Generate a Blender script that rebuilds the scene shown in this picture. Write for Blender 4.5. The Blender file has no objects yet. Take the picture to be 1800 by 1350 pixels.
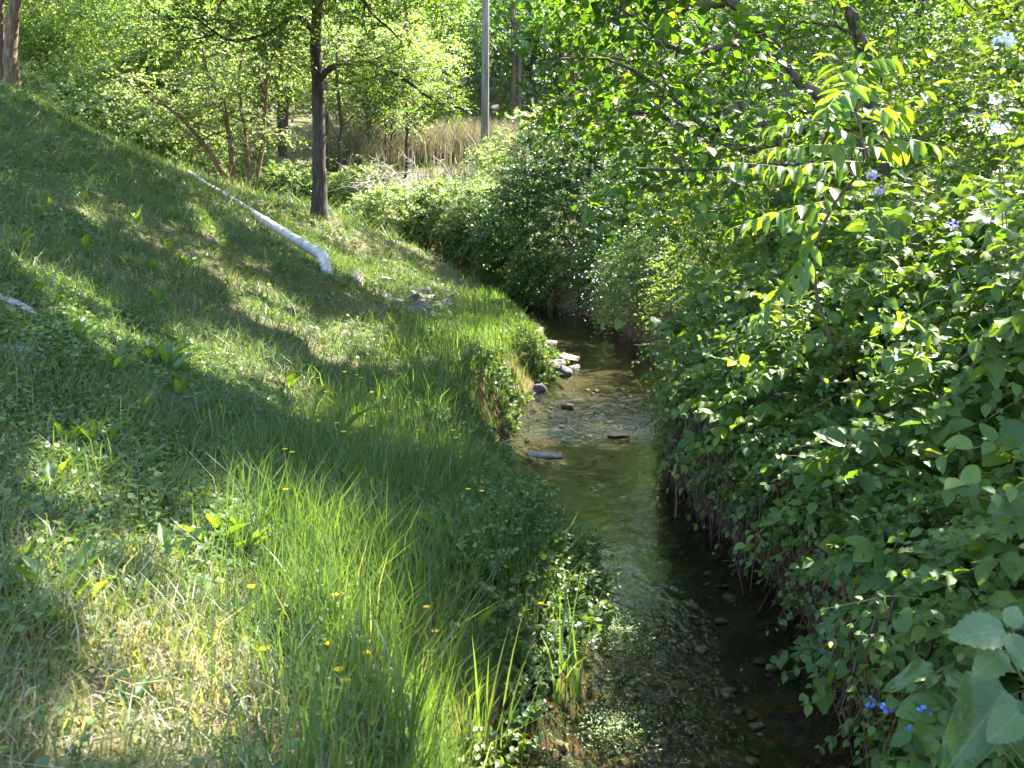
import bpy, bmesh, math, numpy as np
from mathutils import Vector, Matrix
R_ = math.radians
rng = np.random.default_rng(11)
scene = bpy.context.scene
COL = scene.collection

# ------------------------------------------------------------------ camera, sky, sun, exposure
F_, CX, HY, CZ = 1766.0, 900.0, 400.0, 2.1          # focal length in photo pixels, principal column, horizon row, eye height over water
cam_d = bpy.data.cameras.new('camera'); cam = bpy.data.objects.new('camera', cam_d); COL.objects.link(cam)
cam.location = (0, 0, CZ); cam.rotation_euler = (R_(90), 0, 0)
cam_d.sensor_width = 36; cam_d.lens = 36 * F_ / 1800; cam_d.shift_y = -275 / 1800
cam_d.clip_start = 0.05; cam_d.clip_end = 2000
cam_d.dof.use_dof = True; cam_d.dof.focus_distance = 8.0; cam_d.dof.aperture_fstop = 7.0
scene.camera = cam
SUN_AZ, SUN_EL = 42.0, 47.0
S_ = np.array([math.sin(R_(SUN_AZ)) * math.cos(R_(SUN_EL)), math.cos(R_(SUN_AZ)) * math.cos(R_(SUN_EL)), math.sin(R_(SUN_EL))])
world = bpy.data.worlds.new('World'); scene.world = world; world.use_nodes = True
wn = world.node_tree; sky = wn.nodes.new('ShaderNodeTexSky'); sky.sky_type = 'NISHITA'; sky.sun_disc = False
sky.sun_elevation = R_(SUN_EL); sky.sun_rotation = R_(SUN_AZ)
wn.links.new(sky.outputs[0], wn.nodes['Background'].inputs[0]); wn.nodes['Background'].inputs[1].default_value = 0.15
sun_d = bpy.data.lights.new('sun', 'SUN'); sun_d.energy = 4.7; sun_d.angle = R_(0.53); sun_d.color = (1, 0.95, 0.86)
sun = bpy.data.objects.new('sun', sun_d); COL.objects.link(sun)
sun.rotation_euler = Vector((-S_).tolist()).to_track_quat('-Z', 'Y').to_euler(); sun.location = (20, 20, 30)
vs = scene.view_settings; vs.view_transform = 'Standard'; vs.look = 'None'; vs.gamma = 1; vs.use_curve_mapping = False
vs.exposure = 3.0
scene.cycles.max_bounces = 8; scene.cycles.diffuse_bounces = 4; scene.cycles.transmission_bounces = 6; scene.cycles.transparent_max_bounces = 8
scene.cycles.caustics_reflective = False; scene.cycles.caustics_refractive = False
scene.cycles.sample_clamp_indirect = 8

# ------------------------------------------------------------------ materials
def nt(name):
    m = bpy.data.materials.new(name); m.use_nodes = True
    n = m.node_tree; n.nodes.clear(); return m, n, n.nodes.new('ShaderNodeOutputMaterial')
def N(n, t, **kw):
    x = n.nodes.new(t)
    for k, v in kw.items():
        if k.startswith('i_'): x.inputs[k[2:].replace('_', ' ')].default_value = v
        else: setattr(x, k, v)
    return x
def ramp(n, fac, stops):
    r = N(n, 'ShaderNodeValToRGB'); e = r.color_ramp.elements
    while len(e) < len(stops): e.new(0.5)
    for q, (p, c) in zip(e, stops): q.position = p; q.color = (*c, 1)
    n.links.new(fac, r.inputs[0]); return r.outputs[0]
def mixc(n, fac, a, b, mode='MIX'):
    m = N(n, 'ShaderNodeMix', data_type='RGBA', blend_type=mode)
    for s, v in ((m.inputs[0], fac), (m.inputs[6], a), (m.inputs[7], b)):
        if hasattr(v, 'links'): n.links.new(v, s)
        elif isinstance(v, (int, float)): s.default_value = v
        else: s.default_value = (*v, 1)
    return m.outputs[2]
def math_(n, op, a, b=None, c=None, clamp=False):
    m = N(n, 'ShaderNodeMath', operation=op, use_clamp=clamp)
    for s, v in zip(m.inputs, (a, b, c)):
        if v is None: continue
        if hasattr(v, 'links'): n.links.new(v, s)
        else: s.default_value = v
    return m.outputs[0]
def leafmat(name, stops, trans=(1.9, 1.9, 0.55), tmix=0.42, rough=0.42, spec=0.45, veins=False, patch=0.25, wrinkle=.35):
    """stops: leaf colours picked by the leaf's own random value; the light let through is a brighter, yellower version"""
    m, n, out = nt(name)
    at = N(n, 'ShaderNodeAttribute', attribute_name='rnd')
    geo = N(n, 'ShaderNodeNewGeometry')
    no = N(n, 'ShaderNodeTexNoise'); no.inputs['Scale'].default_value = 1.3; n.links.new(geo.outputs['Position'], no.inputs['Vector'])
    f = math_(n, 'ADD', at.outputs['Fac'], math_(n, 'MULTIPLY', math_(n, 'SUBTRACT', no.outputs[0], 0.5), patch * 2), clamp=True)
    col = ramp(n, f, stops)
    if veins:
        lc = N(n, 'ShaderNodeAttribute', attribute_name='lc'); sx = N(n, 'ShaderNodeSeparateXYZ'); n.links.new(lc.outputs['Vector'], sx.inputs[0])
        ax = math_(n, 'ABSOLUTE', sx.outputs[0])
        mid = math_(n, 'LESS_THAN', ax, 0.018)
        ph = math_(n, 'SINE', math_(n, 'MULTIPLY', math_(n, 'SUBTRACT', sx.outputs[1], math_(n, 'MULTIPLY', ax, 0.55)), 56.0))
        side = math_(n, 'GREATER_THAN', ph, 0.93)
        v = math_(n, 'MAXIMUM', mid, math_(n, 'MULTIPLY', side, 0.5))
        col = mixc(n, math_(n, 'MULTIPLY', v, 0.28 if wrinkle < .5 else .75), col, mixc(n, 1.0, col, (1.7, 1.6, 1.6), 'MULTIPLY'))
    p = N(n, 'ShaderNodeBsdfPrincipled'); p.inputs['Roughness'].default_value = rough; p.inputs['Specular IOR Level'].default_value = spec
    n.links.new(col, p.inputs['Base Color'])
    if veins:
        bp = N(n, 'ShaderNodeBump'); bp.inputs['Strength'].default_value = wrinkle; bp.inputs['Distance'].default_value = 0.0007 if wrinkle < .5 else .0016
        n3 = N(n, 'ShaderNodeTexNoise'); n3.inputs['Scale'].default_value = 45; n.links.new(geo.outputs['Position'], n3.inputs['Vector']); n.links.new(math_(n, 'ADD', math_(n, 'MULTIPLY', math_(n, 'MAXIMUM', mid, side), -1.2), math_(n, 'MULTIPLY', n3.outputs[0], 3.0)), bp.inputs['Height']); n.links.new(bp.outputs[0], p.inputs['Normal'])
    t = N(n, 'ShaderNodeBsdfTranslucent'); n.links.new(mixc(n, 1.0, col, trans, 'MULTIPLY'), t.inputs[0])
    mx = N(n, 'ShaderNodeMixShader'); mx.inputs[0].default_value = tmix
    n.links.new(p.outputs[0], mx.inputs[1]); n.links.new(t.outputs[0], mx.inputs[2]); n.links.new(mx.outputs[0], out.inputs[0])
    return m
def barkmat(name, c0, c1, scale=(18, 18, 3), bump=0.6, rough=0.9):
    m, n, out = nt(name)
    tc = N(n, 'ShaderNodeNewGeometry'); mp = N(n, 'ShaderNodeMapping'); mp.inputs['Scale'].default_value = scale
    n.links.new(tc.outputs['Position'], mp.inputs[0])
    no = N(n, 'ShaderNodeTexNoise'); no.inputs['Scale'].default_value = 1; no.inputs['Detail'].default_value = 6; no.inputs['Roughness'].default_value = .65
    n.links.new(mp.outputs[0], no.inputs['Vector'])
    n2 = N(n, 'ShaderNodeTexNoise'); n2.inputs['Scale'].default_value = 1.7; n2.inputs['Detail'].default_value = 3; n.links.new(tc.outputs['Position'], n2.inputs['Vector'])
    col = mixc(n, no.outputs[0], c0, c1); col = mixc(n, math_(n, 'MULTIPLY', n2.outputs[0], .45), col, tuple(x * .55 for x in c0))
    col2 = ramp(n, no.outputs[0], [(0.36, tuple(x * .35 for x in c0)), (0.5, c0), (0.68, c1)])
    col = mixc(n, .65, col, col2)
    p = N(n, 'ShaderNodeBsdfPrincipled'); p.inputs['Roughness'].default_value = rough; p.inputs['Specular IOR Level'].default_value = .2
    n.links.new(col, p.inputs['Base Color'])
    b = N(n, 'ShaderNodeBump'); b.inputs['Strength'].default_value = bump; b.inputs['Distance'].default_value = .03
    n.links.new(no.outputs[0], b.inputs['Height']); n.links.new(b.outputs[0], p.inputs['Normal']); n.links.new(p.outputs[0], out.inputs[0])
    return m
def plainmat(name, c0, c1, scale=20, rough=.6, bump=.2, spec=.3, trans=0):
    m, n, out = nt(name)
    g = N(n, 'ShaderNodeNewGeometry'); no = N(n, 'ShaderNodeTexNoise'); no.inputs['Scale'].default_value = scale; no.inputs['Detail'].default_value = 5
    n.links.new(g.outputs['Position'], no.inputs['Vector'])
    col = ramp(n, no.outputs[0], [(.35, c0), (.65, c1)])
    p = N(n, 'ShaderNodeBsdfPrincipled'); p.inputs['Roughness'].default_value = rough; p.inputs['Specular IOR Level'].default_value = spec
    n.links.new(col, p.inputs['Base Color'])
    if bump:
        b = N(n, 'ShaderNodeBump'); b.inputs['Strength'].default_value = bump; b.inputs['Distance'].default_value = .02
        n.links.new(no.outputs[0], b.inputs['Height']); n.links.new(b.outputs[0], p.inputs['Normal'])
    if trans:
        t = N(n, 'ShaderNodeBsdfTranslucent'); n.links.new(col, t.inputs[0]); mx = N(n, 'ShaderNodeMixShader'); mx.inputs[0].default_value = trans
        n.links.new(p.outputs[0], mx.inputs[1]); n.links.new(t.outputs[0], mx.inputs[2]); n.links.new(mx.outputs[0], out.inputs[0])
    else: n.links.new(p.outputs[0], out.inputs[0])
    return m
M = {}
M['grass'] = leafmat('grass_blades', [(0, (.05, .094, .028)), (.5, (.085, .135, .038)), (.82, (.145, .17, .058)), (1, (.36, .31, .18))], trans=(1.9, 2.0, .6), tmix=.45, rough=.4)
M['short'] = leafmat('short_turf', [(0, (.05, .092, .032)), (.5, (.085, .128, .045)), (.8, (.16, .165, .07)), (1, (.38, .32, .21))], trans=(1.8, 1.75, .65), tmix=.4, rough=.5, patch=.55)
M['straw'] = leafmat('dry_straw', [(0, (.22, .17, .10)), (.5, (.38, .30, .19)), (1, (.50, .42, .30))], trans=(1.1, 1, .8), tmix=.2, rough=.7)
M['ivy'] = leafmat('ground_ivy', [(0, (.04, .085, .025)), (.5, (.075, .13, .035)), (1, (.14, .18, .05))], tmix=.33, rough=.5, spec=.38)
M['dock'] = leafmat('dock_leaf', [(0, (.06, .115, .028)), (1, (.10, .165, .035))], trans=(2.4, 2.2, .45), tmix=.45, rough=.38, veins=True)
M['vine'] = leafmat('bank_shrub_leaf', [(0, (.05, .095, .022)), (.5, (.085, .145, .034)), (.85, (.12, .18, .04)), (1, (.20, .235, .05))], trans=(2.3, 2.2, .4), tmix=.40, rough=.55, spec=.3)
M['vine_big'] = leafmat('bank_shrub_large_leaf', [(0, (.05, .10, .024)), (.5, (.08, .145, .033)), (1, (.13, .195, .04))], trans=(2.3, 2.3, .35), tmix=.4, rough=.48, spec=.35, veins=True)
M['mound'] = leafmat('thicket_leaf', [(0, (.036, .08, .017)), (.6, (.065, .125, .025)), (1, (.115, .175, .04))], trans=(2, 2, .5), tmix=.35, rough=.42)
M['mulb'] = leafmat('broad_tree_leaf', [(0, (.035, .085, .014)), (.6, (.06, .13, .018)), (1, (.11, .18, .022))], trans=(2.3, 2.3, .35), tmix=.42, rough=.5, spec=.32)
M['locust'] = leafmat('small_tree_leaf', [(0, (.045, .10, .028)), (.6, (.075, .15, .038)), (1, (.13, .20, .05))], trans=(2.2, 2.1, .4), tmix=.45, rough=.45)
M['bgleaf'] = leafmat('sunny_tree_leaf', [(0, (.07, .13, .042)), (.5, (.14, .195, .075)), (1, (.27, .30, .15))], trans=(1.95, 2.05, .8), tmix=.5, rough=.5)
M['bgdark'] = leafmat('woodland_leaf', [(0, (.04, .085, .03)), (.6, (.07, .13, .04)), (1, (.13, .19, .06))], trans=(1.9, 1.9, .5), tmix=.38, rough=.5)
M['pale'] = leafmat('pale_feathery_leaf', [(0, (.10, .16, .06)), (1, (.17, .23, .09))], trans=(1.8, 1.8, .6), tmix=.4, rough=.5)
M['burdock'] = leafmat('burdock_leaf', [(0, (.055, .105, .028)), (1, (.08, .135, .035))], trans=(1.8, 2, .5), tmix=.3, rough=.45, spec=.5, veins=True, wrinkle=.9)
M['reed'] = leafmat('dry_reed', [(0, (.10, .14, .05)), (.4, (.19, .18, .10)), (1, (.33, .27, .21))], trans=(1.1, 1, .7), tmix=.25, rough=.7)
M['bark'] = barkmat('dark_furrowed_bark', (.055, .045, .042), (.14, .115, .10))
M['bark_b'] = barkmat('brown_bark', (.13, .085, .055), (.27, .19, .13), scale=(14, 14, 4))
M['bark_g'] = barkmat('grey_tree_bark', (.075, .06, .05), (.19, .155, .125), scale=(16, 16, 6), bump=.5)
M['stem'] = plainmat('green_stem', (.09, .13, .03), (.17, .19, .06), 40, .5, 0)
M['twig'] = plainmat('brown_twig', (.09, .06, .035), (.2, .14, .09), 30, .8, .2)
M['root'] = plainmat('red_brown_root', (.07, .035, .022), (.16, .085, .05), 30, .9, .2)
M['dead'] = plainmat('bleached_dead_wood', (.3, .24, .2), (.55, .47, .42), 25, .8, .2)
M['polew'] = barkmat('weathered_pole_wood', (.17, .14, .115), (.33, .28, .23), scale=(30, 30, 1.2), bump=.25)
M['wire'] = plainmat('cable', (.28, .27, .29), (.42, .42, .44), 5, .45, 0)
M['stone'] = barkmat('grey_violet_stone', (.11, .10, .105), (.24, .22, .225), scale=(9, 9, 14), bump=.5, rough=.85)
M['slab'] = barkmat('pale_stone', (.22, .19, .165), (.40, .36, .32), scale=(10, 10, 12), bump=.4, rough=.8)
M['wetstone'] = barkmat('wet_brown_stone', (.05, .035, .025), (.17, .12, .08), scale=(12, 12, 12), bump=.4, rough=.35)
M['board'] = barkmat('weathered_grey_board', (.25, .22, .21), (.46, .42, .40), scale=(40, 4, 40), bump=.3)
M['yellow'] = plainmat('buttercup_petal', (.75, .42, .01), (.85, .55, .02), 30, .35, 0, .5, .25)
M['violet'] = plainmat('violet_petal', (.33, .26, .62), (.50, .42, .80), 60, .6, 0, .2, .35)
M['white'] = plainmat('white_petal', (.68, .64, .72), (.85, .83, .86), 60, .6, 0, .2, .35)
M['blue'] = plainmat('blue_petal', (.12, .2, .72), (.25, .36, .85), 60, .6, 0, .2, .3)
def pipemat():
    m, n, out = nt('white_plastic_pipe'); g = N(n, 'ShaderNodeNewGeometry')
    a = N(n, 'ShaderNodeTexNoise'); a.inputs['Scale'].default_value = 9; a.inputs['Detail'].default_value = 8; n.links.new(g.outputs['Position'], a.inputs['Vector'])
    b = N(n, 'ShaderNodeTexNoise'); b.inputs['Scale'].default_value = 55; n.links.new(g.outputs['Position'], b.inputs['Vector'])
    col = ramp(n, a.outputs[0], [(.3, (.32, .28, .24)), (.5, (.50, .47, .43)), (.7, (.58, .56, .53))])
    col = mixc(n, ramp(n, b.outputs[0], [(.62, (0, 0, 0)), (.72, (.7, .7, .7))]), col, (.24, .20, .16))
    p = N(n, 'ShaderNodeBsdfPrincipled'); p.inputs['Roughness'].default_value = .45; n.links.new(col, p.inputs['Base Color']); n.links.new(p.outputs[0], out.inputs[0]); return m
M['pipe'] = pipemat()
def groundmat():
    m, n, out = nt('bank_soil'); g = N(n, 'ShaderNodeNewGeometry'); sp = N(n, 'ShaderNodeSeparateXYZ'); n.links.new(g.outputs['Position'], sp.inputs[0])
    a = N(n, 'ShaderNodeTexNoise'); a.inputs['Scale'].default_value = 2.2; a.inputs['Detail'].default_value = 9; a.inputs['Roughness'].default_value = .7; n.links.new(g.outputs['Position'], a.inputs['Vector'])
    b = N(n, 'ShaderNodeTexNoise'); b.inputs['Scale'].default_value = 38; b.inputs['Detail'].default_value = 4; n.links.new(g.outputs['Position'], b.inputs['Vector'])
    soil = mixc(n, b.outputs[0], (.055, .035, .022), (.17, .12, .075))
    moss = mixc(n, b.outputs[0], (.035, .05, .014), (.10, .12, .04))
    col = mixc(n, ramp(n, a.outputs[0], [(.4, (0, 0, 0)), (.6, (1, 1, 1))]), soil, moss)
    bed = ramp(n, b.outputs[0], [(.3, (.035, .03, .018)), (.5, (.075, .06, .034)), (.7, (.14, .11, .065))])
    v = N(n, 'ShaderNodeTexVoronoi'); v.inputs['Scale'].default_value = 22; n.links.new(g.outputs['Position'], v.inputs['Vector'])
    bed = mixc(n, .5, bed, mixc(n, 1.0, v.outputs['Color'], (.11, .095, .06), 'MULTIPLY'))
    weed = ramp(n, a.outputs[0], [(.50, (0, 0, 0)), (.58, (.85, .85, .85))])
    bed = mixc(n, weed, bed, (.02, .03, .014))
    under = ramp(n, math_(n, 'ADD', sp.outputs[2], .5), [(.50, (1, 1, 1)), (.56, (0, 0, 0))])
    redcut = mixc(n, b.outputs[0], (.06, .028, .018), (.17, .085, .05))
    cut = ramp(n, g.outputs['Normal'], [(0, (0, 0, 0)), (1, (0, 0, 0))])
    nz = N(n, 'ShaderNodeSeparateXYZ'); n.links.new(g.outputs['Normal'], nz.inputs[0])
    col = mixc(n, ramp(n, nz.outputs[2], [(.55, (1, 1, 1)), (.8, (0, 0, 0))]), col, redcut)
    col = mixc(n, under, col, bed)
    p = N(n, 'ShaderNodeBsdfPrincipled'); p.inputs['Roughness'].default_value = .9; p.inputs['Specular IOR Level'].default_value = .15; n.links.new(col, p.inputs['Base Color'])
    bm_ = N(n, 'ShaderNodeBump'); bm_.inputs['Strength'].default_value = .8; bm_.inputs['Distance'].default_value = .03
    n.links.new(math_(n, 'ADD', a.outputs[0], math_(n, 'MULTIPLY', b.outputs[0], .6)), bm_.inputs['Height']); n.links.new(bm_.outputs[0], p.inputs['Normal']); n.links.new(p.outputs[0], out.inputs[0]); return m
M['ground'] = groundmat()
def watermat():
    m, n, out = nt('stream_water'); g = N(n, 'ShaderNodeNewGeometry'); at = N(n, 'ShaderNodeAttribute', attribute_name='riffle')
    mp = N(n, 'ShaderNodeMapping'); mp.inputs['Scale'].default_value = (1, .55, 1); n.links.new(g.outputs['Position'], mp.inputs[0])
    a = N(n, 'ShaderNodeTexNoise'); a.inputs['Scale'].default_value = 8; a.inputs['Detail'].default_value = 2; a.inputs['Distortion'].default_value = 1.0; n.links.new(mp.outputs[0], a.inputs['Vector'])
    b = N(n, 'ShaderNodeTexNoise'); b.inputs['Scale'].default_value = 22; b.inputs['Detail'].default_value = 2; b.inputs['Distortion'].default_value = 1.2; n.links.new(mp.outputs[0], b.inputs['Vector'])
    h = math_(n, 'ADD', math_(n, 'MULTIPLY', a.outputs[0], math_(n, 'MULTIPLY_ADD', at.outputs['Fac'], .28, .035)), math_(n, 'MULTIPLY', b.outputs[0], math_(n, 'MULTIPLY_ADD', at.outputs['Fac'], .20, .008)))
    bp = N(n, 'ShaderNodeBump'); bp.inputs['Strength'].default_value = 1; bp.inputs['Distance'].default_value = .11; n.links.new(h, bp.inputs['Height'])
    fr = N(n, 'ShaderNodeFresnel'); fr.inputs[0].default_value = 1.33; n.links.new(bp.outputs[0], fr.inputs[1])
    gl = N(n, 'ShaderNodeBsdfGlossy'); gl.inputs['Roughness'].default_value = .01; n.links.new(bp.outputs[0], gl.inputs['Normal'])
    tr = N(n, 'ShaderNodeBsdfTransparent'); tr.inputs[0].default_value = (.78, .76, .60, 1)
    mx = N(n, 'ShaderNodeMixShader'); n.links.new(fr.outputs[0], mx.inputs[0]); n.links.new(tr.outputs[0], mx.inputs[1]); n.links.new(gl.outputs[0], mx.inputs[2]); n.links.new(mx.outputs[0], out.inputs[0]); return m
M['water'] = watermat()

# ------------------------------------------------------------------ mesh helpers
def mesh_obj(name, V, polys, mat, parent=None, rnd=None, lc=None, smooth=False, extra=None):
    """V (n,3); polys list of int arrays (k, 3|4)"""
    me = bpy.data.meshes.new(name); V = np.ascontiguousarray(V, np.float32)
    me.vertices.add(len(V)); me.vertices.foreach_set('co', V.ravel())
    idx = np.concatenate([p.ravel() for p in polys]).astype(np.int32)
    tot = np.concatenate([np.full(len(p), p.shape[1], np.int32) for p in polys])
    st = np.concatenate([[0], np.cumsum(tot)[:-1]]).astype(np.int32)
    me.loops.add(len(idx)); me.loops.foreach_set('vertex_index', idx)
    me.polygons.add(len(tot)); me.polygons.foreach_set('loop_start', st)
    if smooth: me.polygons.foreach_set('use_smooth', np.ones(len(tot), bool))
    if rnd is not None:
        a = me.attributes.new('rnd', 'FLOAT', 'POINT'); a.data.foreach_set('value', np.ascontiguousarray(rnd, np.float32))
    if lc is not None:
        a = me.attributes.new('lc', 'FLOAT_VECTOR', 'POINT'); a.data.foreach_set('vector', np.ascontiguousarray(lc, np.float32).ravel())
    for k, v in (extra or {}).items():
        a = me.attributes.new(k, 'FLOAT', 'POINT'); a.data.foreach_set('value', np.ascontiguousarray(v, np.float32))
    me.update(calc_edges=True); me.materials.append(mat if not isinstance(mat, str) else M[mat])
    o = bpy.data.objects.new(name, me); COL.objects.link(o)
    if parent: o.parent = parent; o.matrix_parent_inverse = Matrix.Translation(parent.location).inverted() if parent.location.length else Matrix()
    return o
def tag(o, label=None, cat=None, group=None, kind=None):
    for k, v in (('label', label), ('category', cat), ('group', group), ('kind', kind)):
        if v: o[k] = v
    return o
def empty(name, loc, label, cat, group=None):
    o = bpy.data.objects.new(name, None); o.empty_display_size = .1; o.location = [float(v) for v in loc]; COL.objects.link(o); return tag(o, label, cat, group)
def nrm(v): return v / np.maximum(np.linalg.norm(v, axis=-1, keepdims=True), 1e-9)
UP = np.array([0, 0, 1.0])
# leaf templates: vertices (lateral, along, normal), faces
T_KITE = (np.array([(0, 0, 0), (-.5, .42, .12), (0, 1, -.05), (.5, .42, .12)], float), [np.array([(0, 2, 1), (0, 3, 2)])])
T_OVAL = (np.array([(0, 0, 0), (0, .5, .02), (0, 1, -.10), (-.44, .24, .09), (-.40, .62, .07), (.44, .24, .09), (.40, .62, .07)], float),
          [np.array([(0, 1, 3), (1, 2, 4), (0, 5, 1), (1, 6, 2)]), np.array([(1, 4, 3), (1, 5, 6)])])
def big_template(prof, na=9, nx=2, fold=.16, curl=.25, wave=0.0, serr=0.0):
    vs_, fs = [], []
    for i in range(na + 1):
        t = i / na; w = prof(t)
        for j in range(-nx, nx + 1):
            u = j / nx; ww = w * (1 + (serr * (1 if i % 2 else -1) if abs(j) == nx else 0))
            vs_.append((u * ww, t, fold * abs(u) * w - curl * t * t + wave * math.sin(t * 11 + j) * abs(u)))
    k = 2 * nx + 1
    for i in range(na):
        for j in range(k - 1): fs.append((i * k + j, i * k + j + 1, (i + 1) * k + j + 1, (i + 1) * k + j))
    return np.array(vs_), [np.array(fs)]
def stamp(tmpl, pos, d, n, size, width=1.0):
    """copies of a leaf template: returns V, polys, lc"""
    T, fs = tmpl; d = nrm(d); x = nrm(np.cross(d, n)); z = np.cross(x, d); k = len(T); c = len(pos)
    size = np.broadcast_to(np.asarray(size, float), (c,)); width = np.broadcast_to(np.asarray(width, float), (c,))
    V = pos[:, None] + size[:, None, None] * (T[None, :, 0:1] * width[:, None, None] * x[:, None] + T[None, :, 1:2] * d[:, None] + T[None, :, 2:3] * z[:, None])
    off = (np.arange(c) * k)[:, None, None]
    return V.reshape(-1, 3), [(f[None] + off).reshape(-1, f.shape[1]) for f in fs], np.tile(np.c_[T[:, 0], T[:, 1], np.zeros(k)], (c, 1))
class Bag:
    def __init__(s): s.V, s.P, s.R, s.L, s.n = [], {}, [], [], 0
    def add(s, V, polys, rnd, lc=None):
        s.V.append(V); s.R.append(np.broadcast_to(rnd, (len(V),)).astype(float)); s.L.append(lc if lc is not None else np.zeros((len(V), 3)))
        for p in polys: s.P.setdefault(p.shape[1], []).append(p + s.n)
        s.n += len(V)
    def leaves(s, tmpl, pos, d, n, size, width=1.0, rnd=None):
        if len(pos) == 0: return
        V, P, lc = stamp(tmpl, pos, d, n, size, width); r = rng.random(len(pos)) if rnd is None else rnd
        s.add(V, P, np.repeat(r, len(tmpl[0])), lc)
    def obj(s, name, mat, parent=None, smooth=False, kind=None):
        if not s.n: return None
        o = mesh_obj(name, np.concatenate(s.V), [np.concatenate(p) for p in s.P.values()], mat, parent, np.concatenate(s.R), np.concatenate(s.L), smooth)
        if kind: o['kind'] = kind
        return o
def tubes(P, R, sides=3, cap=True):
    """P (n,K,3) polylines, R (n,K) radii"""
    P = np.asarray(P, float); R = np.asarray(R, float); n, K, _ = P.shape
    t = nrm(np.gradient(P, axis=1)); ref = np.where(np.abs(t[..., 2:3]) > .9, np.array([1.0, 0.03, 0]), UP)
    a = nrm(np.cross(t, ref)); b = np.cross(t, a)
    th = np.arange(sides) * 2 * np.pi / sides
    V = P[:, :, None] + R[:, :, None, None] * (np.cos(th)[None, None, :, None] * a[:, :, None] + np.sin(th)[None, None, :, None] * b[:, :, None])
    i, k, j = np.meshgrid(np.arange(n), np.arange(K - 1), np.arange(sides), indexing='ij'); j2 = (j + 1) % sides
    B = i * K * sides
    f = np.stack([B + k * sides + j, B + k * sides + j2, B + (k + 1) * sides + j2, B + (k + 1) * sides + j], -1).reshape(-1, 4)
    return V.reshape(-1, 3), [f]
def smooth_path(pts, K):
    pts = np.asarray(pts, float); m = len(pts); s = np.r_[0, np.cumsum(np.linalg.norm(np.diff(pts, axis=0), axis=1))]; u = np.linspace(0, s[-1], K)
    tan = np.gradient(pts, s, axis=0) if m > 2 else np.repeat((pts[1:] - pts[:1]) / s[-1], m, 0)
    i = np.clip(np.searchsorted(s, u, 'right') - 1, 0, m - 2); h = (s[i + 1] - s[i])[:, None]; t = ((u - s[i])[:, None]) / h
    return (2*t**3-3*t**2+1)*pts[i] + (t**3-2*t**2+t)*h*tan[i] + (-2*t**3+3*t**2)*pts[i+1] + (t**3-t**2)*h*tan[i+1]
def tube_obj(name, pts, r0, r1, mat, parent=None, sides=8, K=14, wob=0.0, flare=0.0, knob=0.0):
    p = smooth_path(pts, K)
    if wob: w = rng.normal(0, wob, p.shape); w[0] = 0; p = p + w
    u = np.linspace(0, 1, K); r = r0 + (r1 - r0) * u + flare * np.exp(-u * K * .8)
    V, P = tubes(p[None], r[None], sides)
    if knob: V = V + rng.normal(0, knob, V.shape)
    e = len(V); V = np.r_[V, p[-1:]]; P = P + [np.array([(e - 1 - j, e - 1 - (j + 1) % sides, e) for j in range(sides)])]
    return mesh_obj(name, V, P, mat, parent, smooth=True), p
def pix(px, py, Y): return np.array([(px - CX) / F_ * Y, Y, CZ + (HY - py) / F_ * Y])
def vnoise(x, y, s=1.0, seed=0):
    r = np.random.default_rng(seed); out = 0
    for k in range(7):
        a = r.uniform(0, 6.28); f = s * r.uniform(.6, 2.2); out = out + np.sin(x * math.cos(a) * f + y * math.sin(a) * f + r.uniform(0, 6.28) + 1.3 * np.sin(.6 * f * (x * math.sin(a) - y * math.cos(a))))
    return out / 7

# ------------------------------------------------------------------ terrain
CL = np.array([(1.25, -6, .6), (1.05, 0, .6), (.77, 2.5, .74), (.72, 3.9, .73), (.86, 4.64, .71), (1.03, 5.45, .56), (1.0, 6.18, .5), (.76, 7.42, .66), (.74, 9.27, .78), (1.1, 12.4, .90), (1.5, 14.8, .74), (1.36, 18.5, .96), (1.05, 23.2, .8), (.3, 26.2, .8), (-2, 28.3, .8), (-8, 30, .9), (-22, 33, 1)])
CLf = np.concatenate([smooth_path(CL[:, :2] @ np.eye(2, 3), 300)[:, :2], np.interp(np.linspace(0, 1, 300), np.r_[0, np.cumsum(np.linalg.norm(np.diff(CL[:, :2], axis=0), axis=1))] / np.linalg.norm(np.diff(CL[:, :2], axis=0), axis=1).sum(), CL[:, 2])[:, None]], 1)
def stream(x, y):
    """distance outside the water edge (negative in the water) and side (+1 = right bank)"""
    x = np.asarray(x, float); y = np.asarray(y, float); sh = x.shape; q = np.c_[x.ravel(), y.ravel()]; d = np.empty(len(q)); sd = np.empty(len(q))
    tg = np.gradient(CLf[:, :2], axis=0)
    for a in range(0, len(q), 40000):
        D = ((q[a:a+40000, None] - CLf[None, :, :2]) ** 2).sum(-1); i = D.argmin(1)
        d[a:a+40000] = np.sqrt(D[np.arange(len(i)), i]) - CLf[i, 2]
        v = q[a:a+40000] - CLf[i, :2]; sd[a:a+40000] = np.sign(v[:, 0] * tg[i, 1] - v[:, 1] * tg[i, 0])
    return d.reshape(sh), sd.reshape(sh)
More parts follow.
